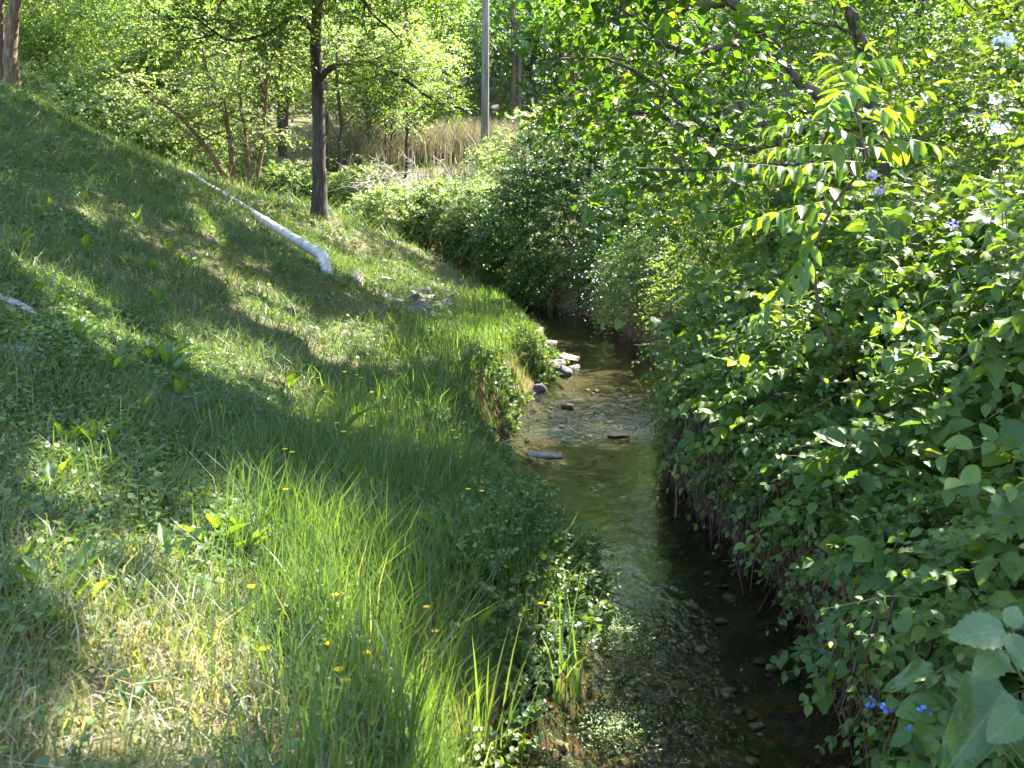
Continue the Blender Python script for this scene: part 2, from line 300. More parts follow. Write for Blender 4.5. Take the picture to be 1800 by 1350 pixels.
ctl = [(0, 2, .52), (-1.1, 2.2, .92), (-3, 2, 1.75), (-2, 4, 1.22), (0, -2, .6), (-3, -3, 1.8), (-6, 0, 3.1), (-6, 5, 2.95), (-2.2, 4.25, 1.36), (-3.8, 7.4, 2.1), (-6.1, 12, 3.1), (-11.2, 22, 5.25),
       (-2.28, 12.4, 1.5), (-4.33, 17, 2.27), (-8.7, 27, 3.5), (-4.6, 24, 2.35), (-2.83, 25, 1.62), (-1.7, 25, .85), (-.3, 25, .45), (-1.9, 13, 1.2), (-.85, 15, .74), (0, 14, .5), (-.25, 11, .6), (0, 4, .42), (-.1, 8, .42), (.2, 6, .42), (.1, 18, .45), (0, 22, .42),
       (-7.1, 23.4, 2.97), (-5.5, 19.8, 2.5), (-3.95, 16.1, 2.02), (-9, 33, 3.3), (-4, 33, 2.7), (0, 32, 2.4), (4, 30, 1.9), (-12, 40, 4.6), (-2, 38, 4.2), (6, 38, 4), (-20, 30, 6.6), (-15, 22, 6.4), (-25, 15, 9), (-30, 40, 9), (0, 60, 7), (-25, 60, 10), (25, 60, 9.5), (0, 95, 18), (-45, 95, 21), (45, 95, 21), (60, 40, 14), (30, 20, 8), (-60, 40, 18), (-60, 0, 18), (60, 0, 14), (0, 140, 26), (-60, 140, 30), (60, 140, 30),
       (1.75, 4, .62), (1.9, 8, .7), (2.3, 12, .75), (2.6, 15, .8), (2.8, 19, .85), (2.5, 23, .95), (3, 27, 1.3), (4, 6, 1.6), (4, 12, 1.6), (5, 20, 2), (8, 10, 3.1), (8, 20, 3.1), (12, 4, 4.6), (15, 15, 5.2), (1.9, 0, .75), (4, -1, 1.7), (14, 30, 5), (10, -8, 3.5), (-10, -8, 4.5), (0, -8, .7)]
ctl = np.array(ctl, float)
def _U(r2): return r2 * np.log(r2 + 1e-9) * .5
_K = _U(((ctl[:, None, :2] - ctl[None, :, :2]) ** 2).sum(-1)) + np.eye(len(ctl)) * .15
_Pm = np.c_[np.ones(len(ctl)), ctl[:, :2]]
_w = np.linalg.solve(np.block([[_K, _Pm], [_Pm.T, np.zeros((3, 3))]]), np.r_[ctl[:, 2], 0, 0, 0])
def sstep(a, b, x): t = np.clip((x - a) / (b - a), 0, 1); return t * t * (3 - 2 * t)
def ground(x, y):
    x = np.asarray(x, float); y = np.asarray(y, float); sh = x.shape; q = np.c_[x.ravel(), y.ravel()]; z = np.empty(len(q))
    for a in range(0, len(q), 60000):
        c = q[a:a+60000]; z[a:a+60000] = _U(((c[:, None] - ctl[None, :, :2]) ** 2).sum(-1)) @ _w[:-3] + _w[-3] + c @ _w[-2:]
    d, sd = stream(q[:, 0], q[:, 1])
    z = z + .10 * vnoise(q[:, 0], q[:, 1], 2.2, 3) + .045 * vnoise(q[:, 0], q[:, 1], 6, 4)
    wob = .10 * vnoise(q[:, 0], q[:, 1], 3.1, 9)
    w = np.where(sd > 0, sstep(-.12, .28, d + wob * .6), sstep(-.15, .55, d + wob))
    bed = -.20 - .10 * sstep(0, -.4, d) + .05 * vnoise(q[:, 0], q[:, 1], 4, 5) + .13 * np.exp(-((q[:, 1] - 11.6) / 1.2) ** 2)
    return (bed + (np.maximum(z, .25) - bed) * w).reshape(sh)
# a fast lookup grid for plants
GX, GY = np.linspace(-32, 32, 641), np.linspace(-5, 75, 801)
GZ = ground(*np.meshgrid(GX, GY, indexing='xy'))
GD, GS = stream(*np.meshgrid(GX, GY, indexing='xy'))
def look(G, x, y):
    u = np.clip((np.asarray(x) + 32) / .1, 0, 639.999); v = np.clip((np.asarray(y) + 5) / .1, 0, 799.999); i = u.astype(int); j = v.astype(int); a = u - i; b = v - j
    return G[j, i] * (1-a)*(1-b) + G[j, i+1] * a*(1-b) + G[j+1, i] * (1-a)*b + G[j+1, i+1] * a*b
gz = lambda x, y: look(GZ, x, y)
def on_ground(px, py, y0=1.5, y1=60):
    """where the sight line through a photo pixel meets the ground"""
    Y = np.geomspace(y0, y1, 900); p = np.stack([(px - CX) / F_ * Y, Y, CZ + (HY - py) / F_ * Y], -1); hit = np.nonzero(p[:, 2] <= gz(p[:, 0], p[:, 1]))[0]
    return p[hit[0]] if len(hit) else p[-1]
def warp(n, a, b, mid, k):  # finer spacing round mid
    t = np.linspace(-1, 1, n); s = np.sinh(k * t) / np.sinh(k); return np.where(s < 0, mid + (mid - a) * s, mid + (b - mid) * s)
def build_ground():
    xs, ys = warp(200, -130, 130, .6, 4.6), warp(210, -14, 260, 9, 3.6); X, Y = np.meshgrid(xs, ys, indexing='xy')
    Z = ground(X, Y); far = sstep(120, 200, Y) + sstep(60, 120, np.abs(X)); Z = Z * (1 - np.clip(far, 0, 1)) + 30 * np.clip(far, 0, 1)
    nx, ny = len(xs), len(ys); i, j = np.meshgrid(np.arange(nx - 1), np.arange(ny - 1), indexing='xy'); b = j * nx + i
    o = mesh_obj('ground', np.stack([X, Y, Z], -1).reshape(-1, 3), [np.stack([b, b + 1, b + nx + 1, b + nx], -1).reshape(-1, 4)], 'ground', smooth=True)
    tag(o, 'sloping soil of the stream banks and rising valley floor', 'ground', kind='structure')
build_ground()
def build_water():
    c = CLf; tg = nrm(np.gradient(c[:, :2], axis=0)); nn = np.c_[tg[:, 1], -tg[:, 0]]; u = np.linspace(-1, 1, 15)
    X = c[:, 0:1] + nn[:, 0:1] * (c[:, 2:3] + .45) * u; Y = c[:, 1:2] + nn[:, 1:2] * (c[:, 2:3] + .45) * u
    rif = np.exp(-((Y - 11.4) / 1.1) ** 2) * 1.5 + 1.5 * np.exp(-((Y - 3.8) / .9) ** 2 - ((X - .35) / .42) ** 2) + .9 * np.exp(-((Y - 4.8) / .6) ** 2 - ((X - .75) / .3) ** 2) + .12 * np.exp(-((Y - 14.5) / 1.2) ** 2)
    Z = 0.012 * rif * rng.normal(0, .6, X.shape) + .01 * rif; b = np.arange(len(c) - 1)[:, None] * 15 + np.arange(14)[None]
    o = mesh_obj('water', np.stack([X, Y, Z], -1).reshape(-1, 3), [np.stack([b, b + 1, b + 16, b + 15], -1).reshape(-1, 4)], 'water', smooth=True, extra={'riffle': rif.ravel()})
    tag(o, 'shallow clear stream with a sparkling riffle between the banks', 'stream', kind='structure')
build_water()

# ------------------------------------------------------------------ foliage generators
def shoot_leaves(p0, d, L, droop, nl, leaf, opp=True, t0=.12, flat=.8, hang=.15, spread=.8):
    """leaves along arching shoots; p0,d (n,3); L,leaf (n,). returns pos, dir, normal, size, and the stem polylines"""
    n = len(p0); d = nrm(d); t = np.linspace(t0, 1, nl)[None, :] + rng.normal(0, .02, (n, nl)); L = np.broadcast_to(L, (n,)); leaf = np.broadcast_to(leaf, (n,)); droop = np.broadcast_to(droop, (n,))
    at = lambda t: p0[:, None] + d[:, None] * (L[:, None] * t)[..., None] - UP * (droop[:, None] * L[:, None] * t ** 2)[..., None]
    pos = at(t); tan = nrm(d[:, None] * np.ones(nl)[None, :, None] - UP * (2 * droop[:, None] * t)[..., None])
    side = nrm(np.cross(tan, UP + .001 * rng.normal(size=3))); tw = rng.normal(0, .5, (n, nl, 1)); side = nrm(side + tw * np.cross(tan, side))
    out = []
    for sg in ((1, -1) if opp else (np.where(np.arange(nl) % 2, 1.0, -1.0)[None, :, None],)):
        ld = nrm(side * sg * spread + tan * .55 + rng.normal(0, .28, pos.shape) - UP * hang)
        ln = UP * flat + rng.normal(0, .45, pos.shape)
        sz = leaf[:, None] * (1.05 - .45 * t ** 2) * rng.uniform(.65, 1.2, t.shape)
        out.append((pos.reshape(-1, 3), ld.reshape(-1, 3), ln.reshape(-1, 3), sz.ravel()))
    P, D, Nn, S = (np.concatenate(q) for q in zip(*out))
    return P, D, Nn, S, at(np.linspace(0, 1, 5)[None, :] * np.ones((n, 1)))
def rdir(n): return nrm(rng.normal(size=(n, 3)))
# openings left in the crowns on purpose so the sun reaches these parts of the banks (photo pixels of the lit ground)
LIT = [[(270, 560), (420, 590), (600, 700), (640, 790), (500, 740), (330, 660)], [(370, 480), (450, 500), (540, 545), (520, 590), (430, 560)], [(520, 560), (700, 570), (890, 590), (880, 660), (720, 650), (560, 640)], [(800, 640), (900, 640), (960, 720), (950, 810), (880, 790), (820, 700)],
       [(0, 930), (200, 960), (420, 900), (440, 1000), (330, 1090), (450, 1130), (430, 1350), (0, 1350)], [(780, 485), (900, 500), (920, 540), (840, 530)], [(0, 760), (180, 840), (150, 930), (0, 880)], [(440, 930), (620, 960), (700, 1100), (560, 1180), (460, 1100)], [(0, 430), (130, 500), (250, 620), (180, 640), (60, 540)], [(310, 330), (380, 400), (400, 440), (340, 400)]]
LIT = [(lambda a: a.mean(0) + (a - a.mean(0)) * 1.06)(np.array(q, float)) for q in LIT]
def inpoly(px, py, q):
    ins = np.zeros(px.shape, bool); j = len(q) - 1
    for i in range(len(q)):
        c = (q[i, 1] > py) != (q[j, 1] > py); ins ^= c & (px < (q[j, 0] - q[i, 0]) * (py - q[i, 1]) / (q[j, 1] - q[i, 1] + 1e-9) + q[i, 0]); j = i
    return ins
LITBALL = [(pix(1500, 220, 5.2), .75), (pix(1610, 540, 4.7), .5), (pix(1380, 430, 6.5), .5), (pix(1250, 330, 9), .6), (pix(1750, 150, 4.4), .35), (pix(1100, 120, 9.5), .7)]
def shades_lit(p):
    """True where the shadow of a point would land in one of the sunlit openings"""
    t = np.zeros(len(p)); q = p
    for _ in range(9): q = p - S_ * t[:, None]; t = t + .75 * (q[:, 2] - gz(q[:, 0], q[:, 1])) / S_[2]
    done = t > 0
    Y = np.maximum(q[:, 1], .3); px = CX + q[:, 0] / Y * F_; py = HY - (q[:, 2] - CZ) / Y * F_; r = np.zeros(len(p), bool)
    for poly in LIT: r |= inpoly(px, py, poly)
    fleck = vnoise(q[:, 0], q[:, 1], 5.5, 91); r = (r & (fleck > -.30)) | (fleck > .44); r &= done & (q[:, 1] > 1.5)
    mx, my = CX + p[:, 0] / p[:, 1] * F_, HY + (p[:, 2] + CZ) / p[:, 1] * F_; r |= (mx > 910) & (mx < 1200) & (my > 1100) & (my < 1420) & (p[:, 1] > 4)   # leaves left out over the stream so the water mirrors open sky
    for c, rad in LITBALL:
        v = p - c; a = v @ S_; r |= (a > 0) & (np.linalg.norm(v - a[:, None] * S_, axis=1) < rad)
    return r
def in_frame(p, m=40):
    Y = np.maximum(p[:, 1], .1); px = CX + p[:, 0] / Y * F_; py = HY - (p[:, 2] - CZ) / Y * F_
    return (px > -m) & (px < 1800 + m) & (py > -m) & (py < 1350 + m) & (p[:, 1] > 0)
def crown(parent, centres, radii, per, leaf, mat, L=.5, nl=7, tmpl=T_KITE, flatten=.55, droop=.25, opp=False, name='crown', twigs=True, gap=True, hang=.15, twmat='twig', width=.62):
    """clumps of leafy shoots round the ends of the limbs"""
    bag, tw = Bag(), []
    for c, r in zip(centres, radii):
        k = max(3, int(per * (r ** 2))); d = rdir(k); d[:, 2] = d[:, 2] * .7 + .12; d = nrm(d)
        p0 = c + d * r * np.array([1, 1, flatten]) * (rng.random((k, 1)) ** .5) * .85
        if gap: keep = (~shades_lit(p0) | in_frame(p0)) & ~pole_view(p0); p0, d = p0[keep], d[keep]
        if not len(p0): continue
        k = len(p0); P, D, Nn, S, st = shoot_leaves(p0, nrm(d * np.array([1, 1, .5]) + .5 * rdir(k)), L * rng.uniform(.6, 1.3, k), droop, nl, leaf * rng.uniform(.8, 1.2, k), opp, hang=hang)
        if gap: ok = ~shades_lit(P) | in_frame(P); P, D, Nn, S = P[ok], D[ok], Nn[ok], S[ok]
        bag.leaves(tmpl, P, D, Nn, S, width); tw.append(st)
    o = bag.obj(name, mat, parent, kind='stuff')
    if twigs and tw:
        st = np.concatenate(tw); V, Pp = tubes(st[:, ::4], np.linspace(.006, .002, 2)[None] * np.ones((len(st), 1)) * (1 + np.abs(st[:, ::4, 1]) / 22), 3); t = mesh_obj('twigs', V, Pp, twmat, parent); t['kind'] = 'stuff'
    return o
def pole_view(p):   # the sight line to the utility pole stays free of leaves
    px = CX + p[:, 0] / p[:, 1] * F_; py = HY - (p[:, 2] - CZ) / p[:, 1] * F_; return (px > 815) & (px < 915) & (py < 300) & (py > -60) & (p[:, 1] > 6)
def limb_clumps(path, n, r, jit, lo=.35):
    u = rng.uniform(lo, 1, n); i = (u * (len(path) - 1)).astype(int); return path[i] + rng.normal(0, jit, (n, 3)) * np.array([1, 1, .6]), rng.uniform(.7, 1.25, n) * r
# ------------------------------------------------------------------ shared large-leaf meshes
oval = lambda t: .5 * max(0, math.sin(math.pi * min(1, t * .93 + .05) ** .8)) ** .8
heart = lambda t: (.52 * (1 - t) ** .75 * min(1, .55 + t * 3.2)) if t < 1 else 0.004
lance = lambda t: .5 * math.sin(math.pi * (t * .97 + .015)) ** .75
docky = lambda t: .5 * math.sin(math.pi * (t ** .85 * .95 + .03)) ** .65
def leaf_meshes(key, tmpl, mat, rnds):
    out = []
    for r in rnds:
        o = mesh_obj('leaf', tmpl[0], tmpl[1], mat, None, np.full(len(tmpl[0]), r), np.c_[tmpl[0][:, :2], np.zeros(len(tmpl[0]))], True)
        out.append(o.data); bpy.data.objects.remove(o)
    return out
LM = {'oval': leaf_meshes('oval', big_template(oval, 6, 1, .28, .16), 'vine_big', (.1, .4, .7, 1)),
      'heart': leaf_meshes('heart', big_template(heart, 8, 2, .12, .22, .03), 'vine_big', (.2, .5, .9)),
      'dock': leaf_meshes('dock', big_template(docky, 8, 2, .22, .20, .03), 'dock', (.1, .5, 1)),
      'leaflet': leaf_meshes('leaflet', big_template(lance, 7, 1, .22, .22), 'vine_big', (.5, .8, 1)),
      'mulb': leaf_meshes('mulb', big_template(heart, 6, 1, .2, .25), 'mulb', (.1, .4, .7, 1)),
      'burdock': leaf_meshes('burdock', big_template(heart, 18, 4, .34, .55, .11), 'burdock', (.2, .8)),
      'nettle': leaf_meshes('nettle', big_template(oval, 15, 2, .14, .2, .012, .07), 'burdock', (.1, .6, 1))}
def leaf_obj(mesh, parent, pos, d, n, size, width=1.0, name='leaf'):
    d = d / np.linalg.norm(d); x = np.cross(d, n); x /= np.linalg.norm(x); z = np.cross(x, d)
    o = bpy.data.objects.new(name, mesh); COL.objects.link(o); o.parent = parent
    o.matrix_parent_inverse = Matrix.Translation(parent.location).inverted() if parent.type == 'EMPTY' else Matrix()
    m = np.eye(4); m[:3, 0] = x * size * width; m[:3, 1] = d * size; m[:3, 2] = z * size; m[:3, 3] = pos
    o.matrix_basis = Matrix(m.tolist()); return o
def pick(k): return LM[k][int(rng.integers(len(LM[k])))]

# ------------------------------------------------------------------ grass, turf, ground ivy, straw
def blades(bag, p, h, w, lean, rnd, az=None, simple=False):
    n = len(p); a = rng.uniform(0, 2 * np.pi, n) if az is None else az; f = np.stack([np.cos(a), np.sin(a), 0 * a], -1); b = rng.uniform(0, 2 * np.pi, n); lv = np.stack([np.cos(b), np.sin(b), 0 * b], -1) * (lean * h)[:, None]
    wv = f * (w * .5)[:, None]; hz = UP * h[:, None]
    m = p + hz * .55 + lv * .25; t = p + hz * (1 - .25 * np.minimum(lean, 2) ** 2 * .5)[:, None] + lv
    if simple:
        V = np.stack([p - wv, p + wv, t], 1).reshape(-1, 3); bag.add(V, [np.arange(n * 3).reshape(-1, 3)], np.repeat(rnd, 3)); return
    V = np.stack([p - wv, p + wv, m + wv * .8, m - wv * .8, t], 1).reshape(-1, 3); o = np.arange(n)[:, None] * 5
    bag.add(V, [np.array([(0, 1, 2, 3)]) + o, np.array([(3, 2, 4)]) + o], np.repeat(rnd, 5))
def scatter(n, x0, x1, y0, y1, near=5.0, pw=2.0):
    x = rng.uniform(x0, x1, n); y = rng.uniform(y0, y1, n); r = np.hypot(x, y); k = rng.random(n) < np.minimum(1, near / np.maximum(r, .1)) ** pw
    return x[k], y[k]
def make_turf():
    tall, short, ivy, straw = Bag(), Bag(), Bag(), Bag()
    xs, ys = [], []
    for (n, b, near) in ((150000, (-4.5, .8, 1.2, 7), 9), (260000, (-9, 1.5, 7, 15), 6.5), (420000, (-16, 2, 15, 29), 9.5), (150000, (-20, 9, 27, 42), 9.5)):
        x, y = scatter(n, *b, near=near); xs.append(x); ys.append(y)
    x, y = np.concatenate(xs), np.concatenate(ys); d, sd = look(GD, x, y), look(GS, x, y); z = gz(x, y); r = np.hypot(x, y)
    k = (d > -.05) & ((sd < 0) | (y > 27)) & (z > .02); x, y, z, d, r = x[k], y[k], z[k], d[k], r[k]; n = len(x)
    nz_ = vnoise(x, y, 1.4, 21); n2 = vnoise(x, y, 3.0, 22)
    bare = vnoise(x, y, 1.9, 33) + .6 * vnoise(x, y, 4.5, 34) + .45 * sstep(4.3, 3.2, y) * sstep(-.2, -.8, x)
    lush = sstep(1.75, .95, d + .35 * nz_ + .02 * np.maximum(y - 9, 0) + .85 * sstep(5.0, 2.8, y)) * (y < 26)
    istall = rng.random(n) < lush
    far = np.maximum(1, r / 6.0)
    i = np.nonzero(istall)[0]; i = i[rng.random(len(i)) < .75]
    h = (.06 + .24 * rng.random(len(i)) ** 1.6) * (1 + .55 * n2[i]) * np.where(rng.random(len(i)) < .12, 1.4, 1) * (1 - .35 * sstep(.25, -.05, d[i])) * (1 + .3 * sstep(5.2, 3.6, y[i]))
    blades(tall, np.c_[x, y, z - .01][i], h, rng.uniform(.003, .0065, len(i)) * far[i], rng.uniform(.1, .75, len(i)), np.clip(rng.beta(2, 2.6, len(i)) * .85 + (rng.random(len(i)) < .05) * .4, 0, 1))
    j = np.nonzero(~istall)[0]; keep = rng.random(len(j)) < np.where(bare[j] > .30, .45 + .4 * sstep(5, 3.5, y[j]), .85) ; j = j[keep]
    h = rng.uniform(.04, .14, len(j)) * (1 + .6 * n2[j]) * np.where(rng.random(len(j)) < .05, 1.8, 1) * np.where(y[j] > 27, 2.2, 1)
    h = h * (1 + .5 * sstep(10, 16, r[j])); rd = np.clip(rng.beta(2, 3.4, len(j)) * .92 + .28 * sstep(.1, .6, bare[j]) * rng.random(len(j)) + .5 * rng.random(len(j)) * (sstep(4.3, 3.0, y) * sstep(-.2, -.8, x))[j], 0, 1); wd = rng.uniform(.003, .006, len(j)) * far[j]; le = rng.uniform(.3, 1.3, len(j)); pj = np.c_[x, y, z - .01][j]
    for m_ in (r[j] > 10, r[j] <= 10): blades(short, pj[m_], h[m_], wd[m_] * (1.3 if m_ is not None else 1), le[m_], rd[m_], simple=bool((r[j][m_] > 10).all()))
    # flat-leaved ground ivy and clover between the blades
    for (m_, b, near) in ((170000, (-4.5, .6, 1.2, 7), 6), (230000, (-12, 1, 7, 24), 5)):
        x, y = scatter(m_, *b, near=near); d, sd = look(GD, x, y), look(GS, x, y); c = vnoise(x, y, 2.3, 51) + .5 * vnoise(x, y, 6, 52)
        k = (d > .15) & (sd < 0) & (c + rng.normal(0, .25, len(x)) > -.08); x, y, d = x[k], y[k], d[k]; k = rng.random(len(x)) < np.where(d < 1.0, .25, 1) * (1 - .72 * sstep(4.3, 3.2, y) * sstep(-.2, -.8, x)); x, y = x[k], y[k]; r = np.hypot(x, y); a = rng.uniform(0, 6.28, len(x))
        p = np.c_[x, y, gz(x, y) + rng.uniform(.015, .07, len(x))]
        ivy.leaves(T_OVAL if near == 6 and m_ < 0 else T_KITE, p, np.stack([np.cos(a), np.sin(a), rng.normal(.1, .3, len(a))], -1), UP + rng.normal(0, .38, p.shape), rng.uniform(.014, .042, len(x)) * np.maximum(1, r / 7), 1.0)
    for (m_, b, near) in ((30000, (-4.5, .3, 1.2, 7), 6), (70000, (-12, .6, 7, 24), 5)):
        x, y = scatter(m_, *b, near=near); d, sd = look(GD, x, y), look(GS, x, y); c = vnoise(x, y, 1.9, 33) + .6 * vnoise(x, y, 4.5, 34) + .7 * sstep(4.2, 2.2, y) * sstep(-.3, -.9, x)
        k = (d > .5) & (sd < 0) & (c + rng.normal(0, .2, len(x)) > .22); x, y = x[k], y[k]; r = np.hypot(x, y)
        p = np.c_[x, y, gz(x, y) + rng.uniform(.0, .04, len(x))]; a = rng.uniform(0, 6.28, len(x)); V = []
        L = rng.uniform(.02, .08, len(x)); dd = np.stack([np.cos(a), np.sin(a), rng.normal(.05, .25, len(a))], -1); w = np.stack([-np.sin(a), np.cos(a), 0 * a], -1) * (rng.uniform(.0007, .002, len(a)) * np.maximum(1, r / 5))[:, None]
        mid = p + dd * L[:, None] * .5 + UP * .012; e = p + dd * L[:, None]
        V = np.stack([p - w, p + w, mid + w, mid - w, e], 1).reshape(-1, 3); o = np.arange(len(x))[:, None] * 5
        straw.add(V, [np.array([(0, 1, 2, 3)]) + o, np.array([(3, 2, 4)]) + o], np.repeat(rng.random(len(x)), 5))
    tag(tall.obj('tall_grass', 'grass'), 'lush tall green grass along the left edge of the stream', 'grass', kind='stuff')
    tag(short.obj('short_grass', 'short'), 'short patchy green and tan grass over the hillside', 'grass', kind='stuff')
    tag(ivy.obj('ground_ivy', 'ivy'), 'low round-leaved ground ivy and clover carpet on the slope', 'ground cover', kind='stuff')
    tag(straw.obj('dry_straw', 'straw'), 'dry tan straw and clippings lying on the slope', 'straw', kind='stuff')
make_turf()
def bank_herbs():
    """leafy cress-like herbs hanging over the left water edge"""
    bag = Bag(); y = rng.uniform(2.2, 24, 9000); y = y[rng.random(len(y)) < np.minimum(1, 6 / y)]; cx = np.interp(y, CLf[:230, 1], CLf[:230, 0]); w = np.interp(y, CLf[:230, 1], CLf[:230, 2]); x = cx - w - rng.uniform(-.02, .75, len(y)) * 1.0
    k = (vnoise(x, y, 1.6, 61) > -.12) & (rng.random(len(y)) < np.where(y < 4.6, .45, 1)); x, y = x[k], y[k]; z = np.maximum(gz(x, y), 0); n = len(x); d = np.c_[rng.normal(.12, .5, n), rng.normal(-.1, .6, n), rng.uniform(.5, 1.2, n)]
    P, D, Nn, S, st = shoot_leaves(np.c_[x, y, z], d, rng.uniform(.06, .2, n) * (1 + .8 * np.exp(-((y - 5.8) / 1.0) ** 2)), .25, 6, rng.uniform(.028, .055, n) * np.maximum(1, y / 9), True)
    nr = P[:, 1] < 6; bag.leaves(T_OVAL, P[nr], D[nr], Nn[nr], S[nr], .75); nr = ~nr; bag.leaves(T_KITE, P[nr], D[nr], Nn[nr], S[nr], .85); st = st[y < 7]; V, Pp = tubes(st[:, ::4], np.full((len(st), 2), .0022), 3); bag.add(V, Pp, .6)
    tag(bag.obj('bank_herbs', 'ivy'), 'low leafy herbs crowding the left water edge', 'herbs', kind='stuff')
bank_herbs()
def slope_weeds():
    """clumps of mixed broad-leaved weeds that roughen the slope"""
    bag = Bag(); N0 = 1500; x, y = scatter(9000, -13, .6, 1.6, 25, near=4.0, pw=1.5); d, sd = look(GD, x, y), look(GS, x, y); k = (d > .3) & (sd < 0) & (vnoise(x, y, 1.1, 81) + rng.normal(0, .2, len(x)) > .0); x, y = x[k], y[k]
    for X, Y in zip(x, y):
        m_ = int(rng.integers(3, 9)); r = rng.uniform(.03, .13); px_, py_ = X + rng.normal(0, r, m_), Y + rng.normal(0, r, m_); lf = rng.uniform(.02, .05) * max(1, Y / 11); c = rng.random()
        P, D, Nn, S, st = shoot_leaves(np.c_[px_, py_, gz(px_, py_)], np.c_[rng.normal(0, .5, m_), rng.normal(0, .5, m_), np.ones(m_)], rng.uniform(.05, .22, m_) * rng.uniform(.6, 1.2), .2, 5, np.full(m_, lf), True, hang=0); bag.leaves(T_KITE, P, D, Nn, S, rng.uniform(.35, .9), np.clip(c * .6 + .5 * rng.random(len(P)), 0, 1))
    tag(bag.obj('slope_weeds', 'ivy'), 'clumps of mixed leafy weeds roughening the hillside', 'weeds', kind='stuff')
slope_weeds()

# ------------------------------------------------------------------ stones, board, pipe
def rock_mesh(size, seed, box=.5, rough=.12, sub=3):
    bm = bmesh.new(); bmesh.ops.create_cube(bm, size=2); bmesh.ops.subdivide_edges(bm, edges=bm.edges[:], cuts=sub, use_grid_fill=True)
    V = np.array([v.co[:] for v in bm.verts]); r = np.random.default_rng(seed); S = nrm(V); V = V * box + S * 1.15 * (1 - box)
    for k in range(6):
        a = nrm(r.normal(size=3)); c = r.uniform(.55, .85); over = np.maximum(V @ a - c, 0); V = V - over[:, None] * a * .9
    V = V + r.normal(0, rough * .25, V.shape) + rough * np.sin(V[:, [1, 2, 0]] * r.uniform(2, 4, 3) + r.uniform(0, 6, 3)); V = V * np.array(size) * .5
    F = np.array([[v.index for v in f.verts] for f in bm.faces]); bm.free(); return V, [F]
def rock(px, py, size, rot, mat, label, seed, cat='stone', name='stone', group=None, sink=.25, box=.65, Y=None, tilt=(0, 0), rough=.12):
    p = on_ground(px, py) if Y is None else pix(px, py, Y); V, P = rock_mesh(size, seed, box, rough); o = mesh_obj(name, V, P, mat)
    o.location = (p[0], p[1], (gz(p[0], p[1]) if Y is None else p[2]) + size[2] * (.5 - sink)); o.rotation_euler = (R_(tilt[0]), R_(tilt[1]), R_(rot)); return tag(o, label, cat, group)
SG = 'rubble stones along the left water edge'
rock(878, 548, (.8, .4, .2), 20, 'stone', 'long tilted grey slab jutting from the sunlit grassy tip of the bank', 1, group=SG, Y=21.5, tilt=(0, 22))
rock(912, 560, (.55, .35, .16), -10, 'stone', 'dark flat stone at the water edge below the tilted slab', 2, group=SG, Y=20.5, sink=.5)
rock(905, 575, (.4, .35, .24), 35, 'stone', 'pale blocky stone beside the dark flat stone at the water', 3, group=SG, Y=19.6, sink=.5)
rock(925, 590, (.55, .5, .25), 12, 'stone', 'low grey stone partly under grass next to the pale blocky stone', 4, group=SG, Y=18.6, sink=.5)
rock(920, 628, (.7, .35, .25), -50, 'stone', 'grassed-over grey slab sloping down the bank above the water', 5, group=SG, Y=15.5, sink=.5, tilt=(15, 10))
rock(952, 612, (.5, .35, .22), 60, 'stone', 'grey stone block with weeds on top at the bend of the bank', 6, group=SG, Y=16.6, sink=.5)
rock(980, 650, (.4, .26, .13), -35, 'stone', 'angular tan stone poking out over the water above the riffle', 7, group=SG, Y=14.4, sink=.5, tilt=(0, 18))
rock(955, 800, (.32, .2, .055), 5, 'slab', 'flat sunlit pale stone touching the water below the bright bank', 8, group=SG, Y=9.2, sink=.5)
rock(1000, 716, (.16, .13, .09), 15, 'wetstone', 'small wet brown rock sitting in the riffle', 9, group='rocks in the water', Y=11.7, sink=.55)
rock(1088, 768, (.2, .12, .05), -5, 'wetstone', 'flat wet rock barely above the water just below the riffle', 10, group='rocks in the water', Y=10.0, sink=.5)
rock(622, 498, (.3, .26, .2), 25, 'stone', 'square grey stone half buried beside the pipe outlet', 11, group='stones on the slope')
rock(682, 503, (.28, .24, .18), -15, 'stone', 'dark grey stone in the shade right of the pipe outlet', 12, group='stones on the slope')
rock(678, 530, (.7, .35, .14), 30, 'stone', 'flat violet-grey stone in the weeds below the pipe outlet', 13, group='stones on the slope', sink=.55)
rock(735, 525, (.65, .4, .15), 5, 'stone', 'broad flat violet-grey stone beside the weeds below the pipe', 14, group='stones on the slope', sink=.55)
rock(765, 538, (.35, .3, .14), 40, 'stone', 'small violet-grey stone at the end of the flat stones', 15, group='stones on the slope', sink=.55)
rock(720, 548, (.45, .25, .12), -20, 'stone', 'narrow grey stone in front of the flat violet-grey stones', 16, group='stones on the slope', sink=.3)
rock(30, 620, (.34, .24, .10), 10, 'stone', 'flat violet-grey stone bedded in the slope under the grey board', 17, group='stones on the slope', sink=.6)
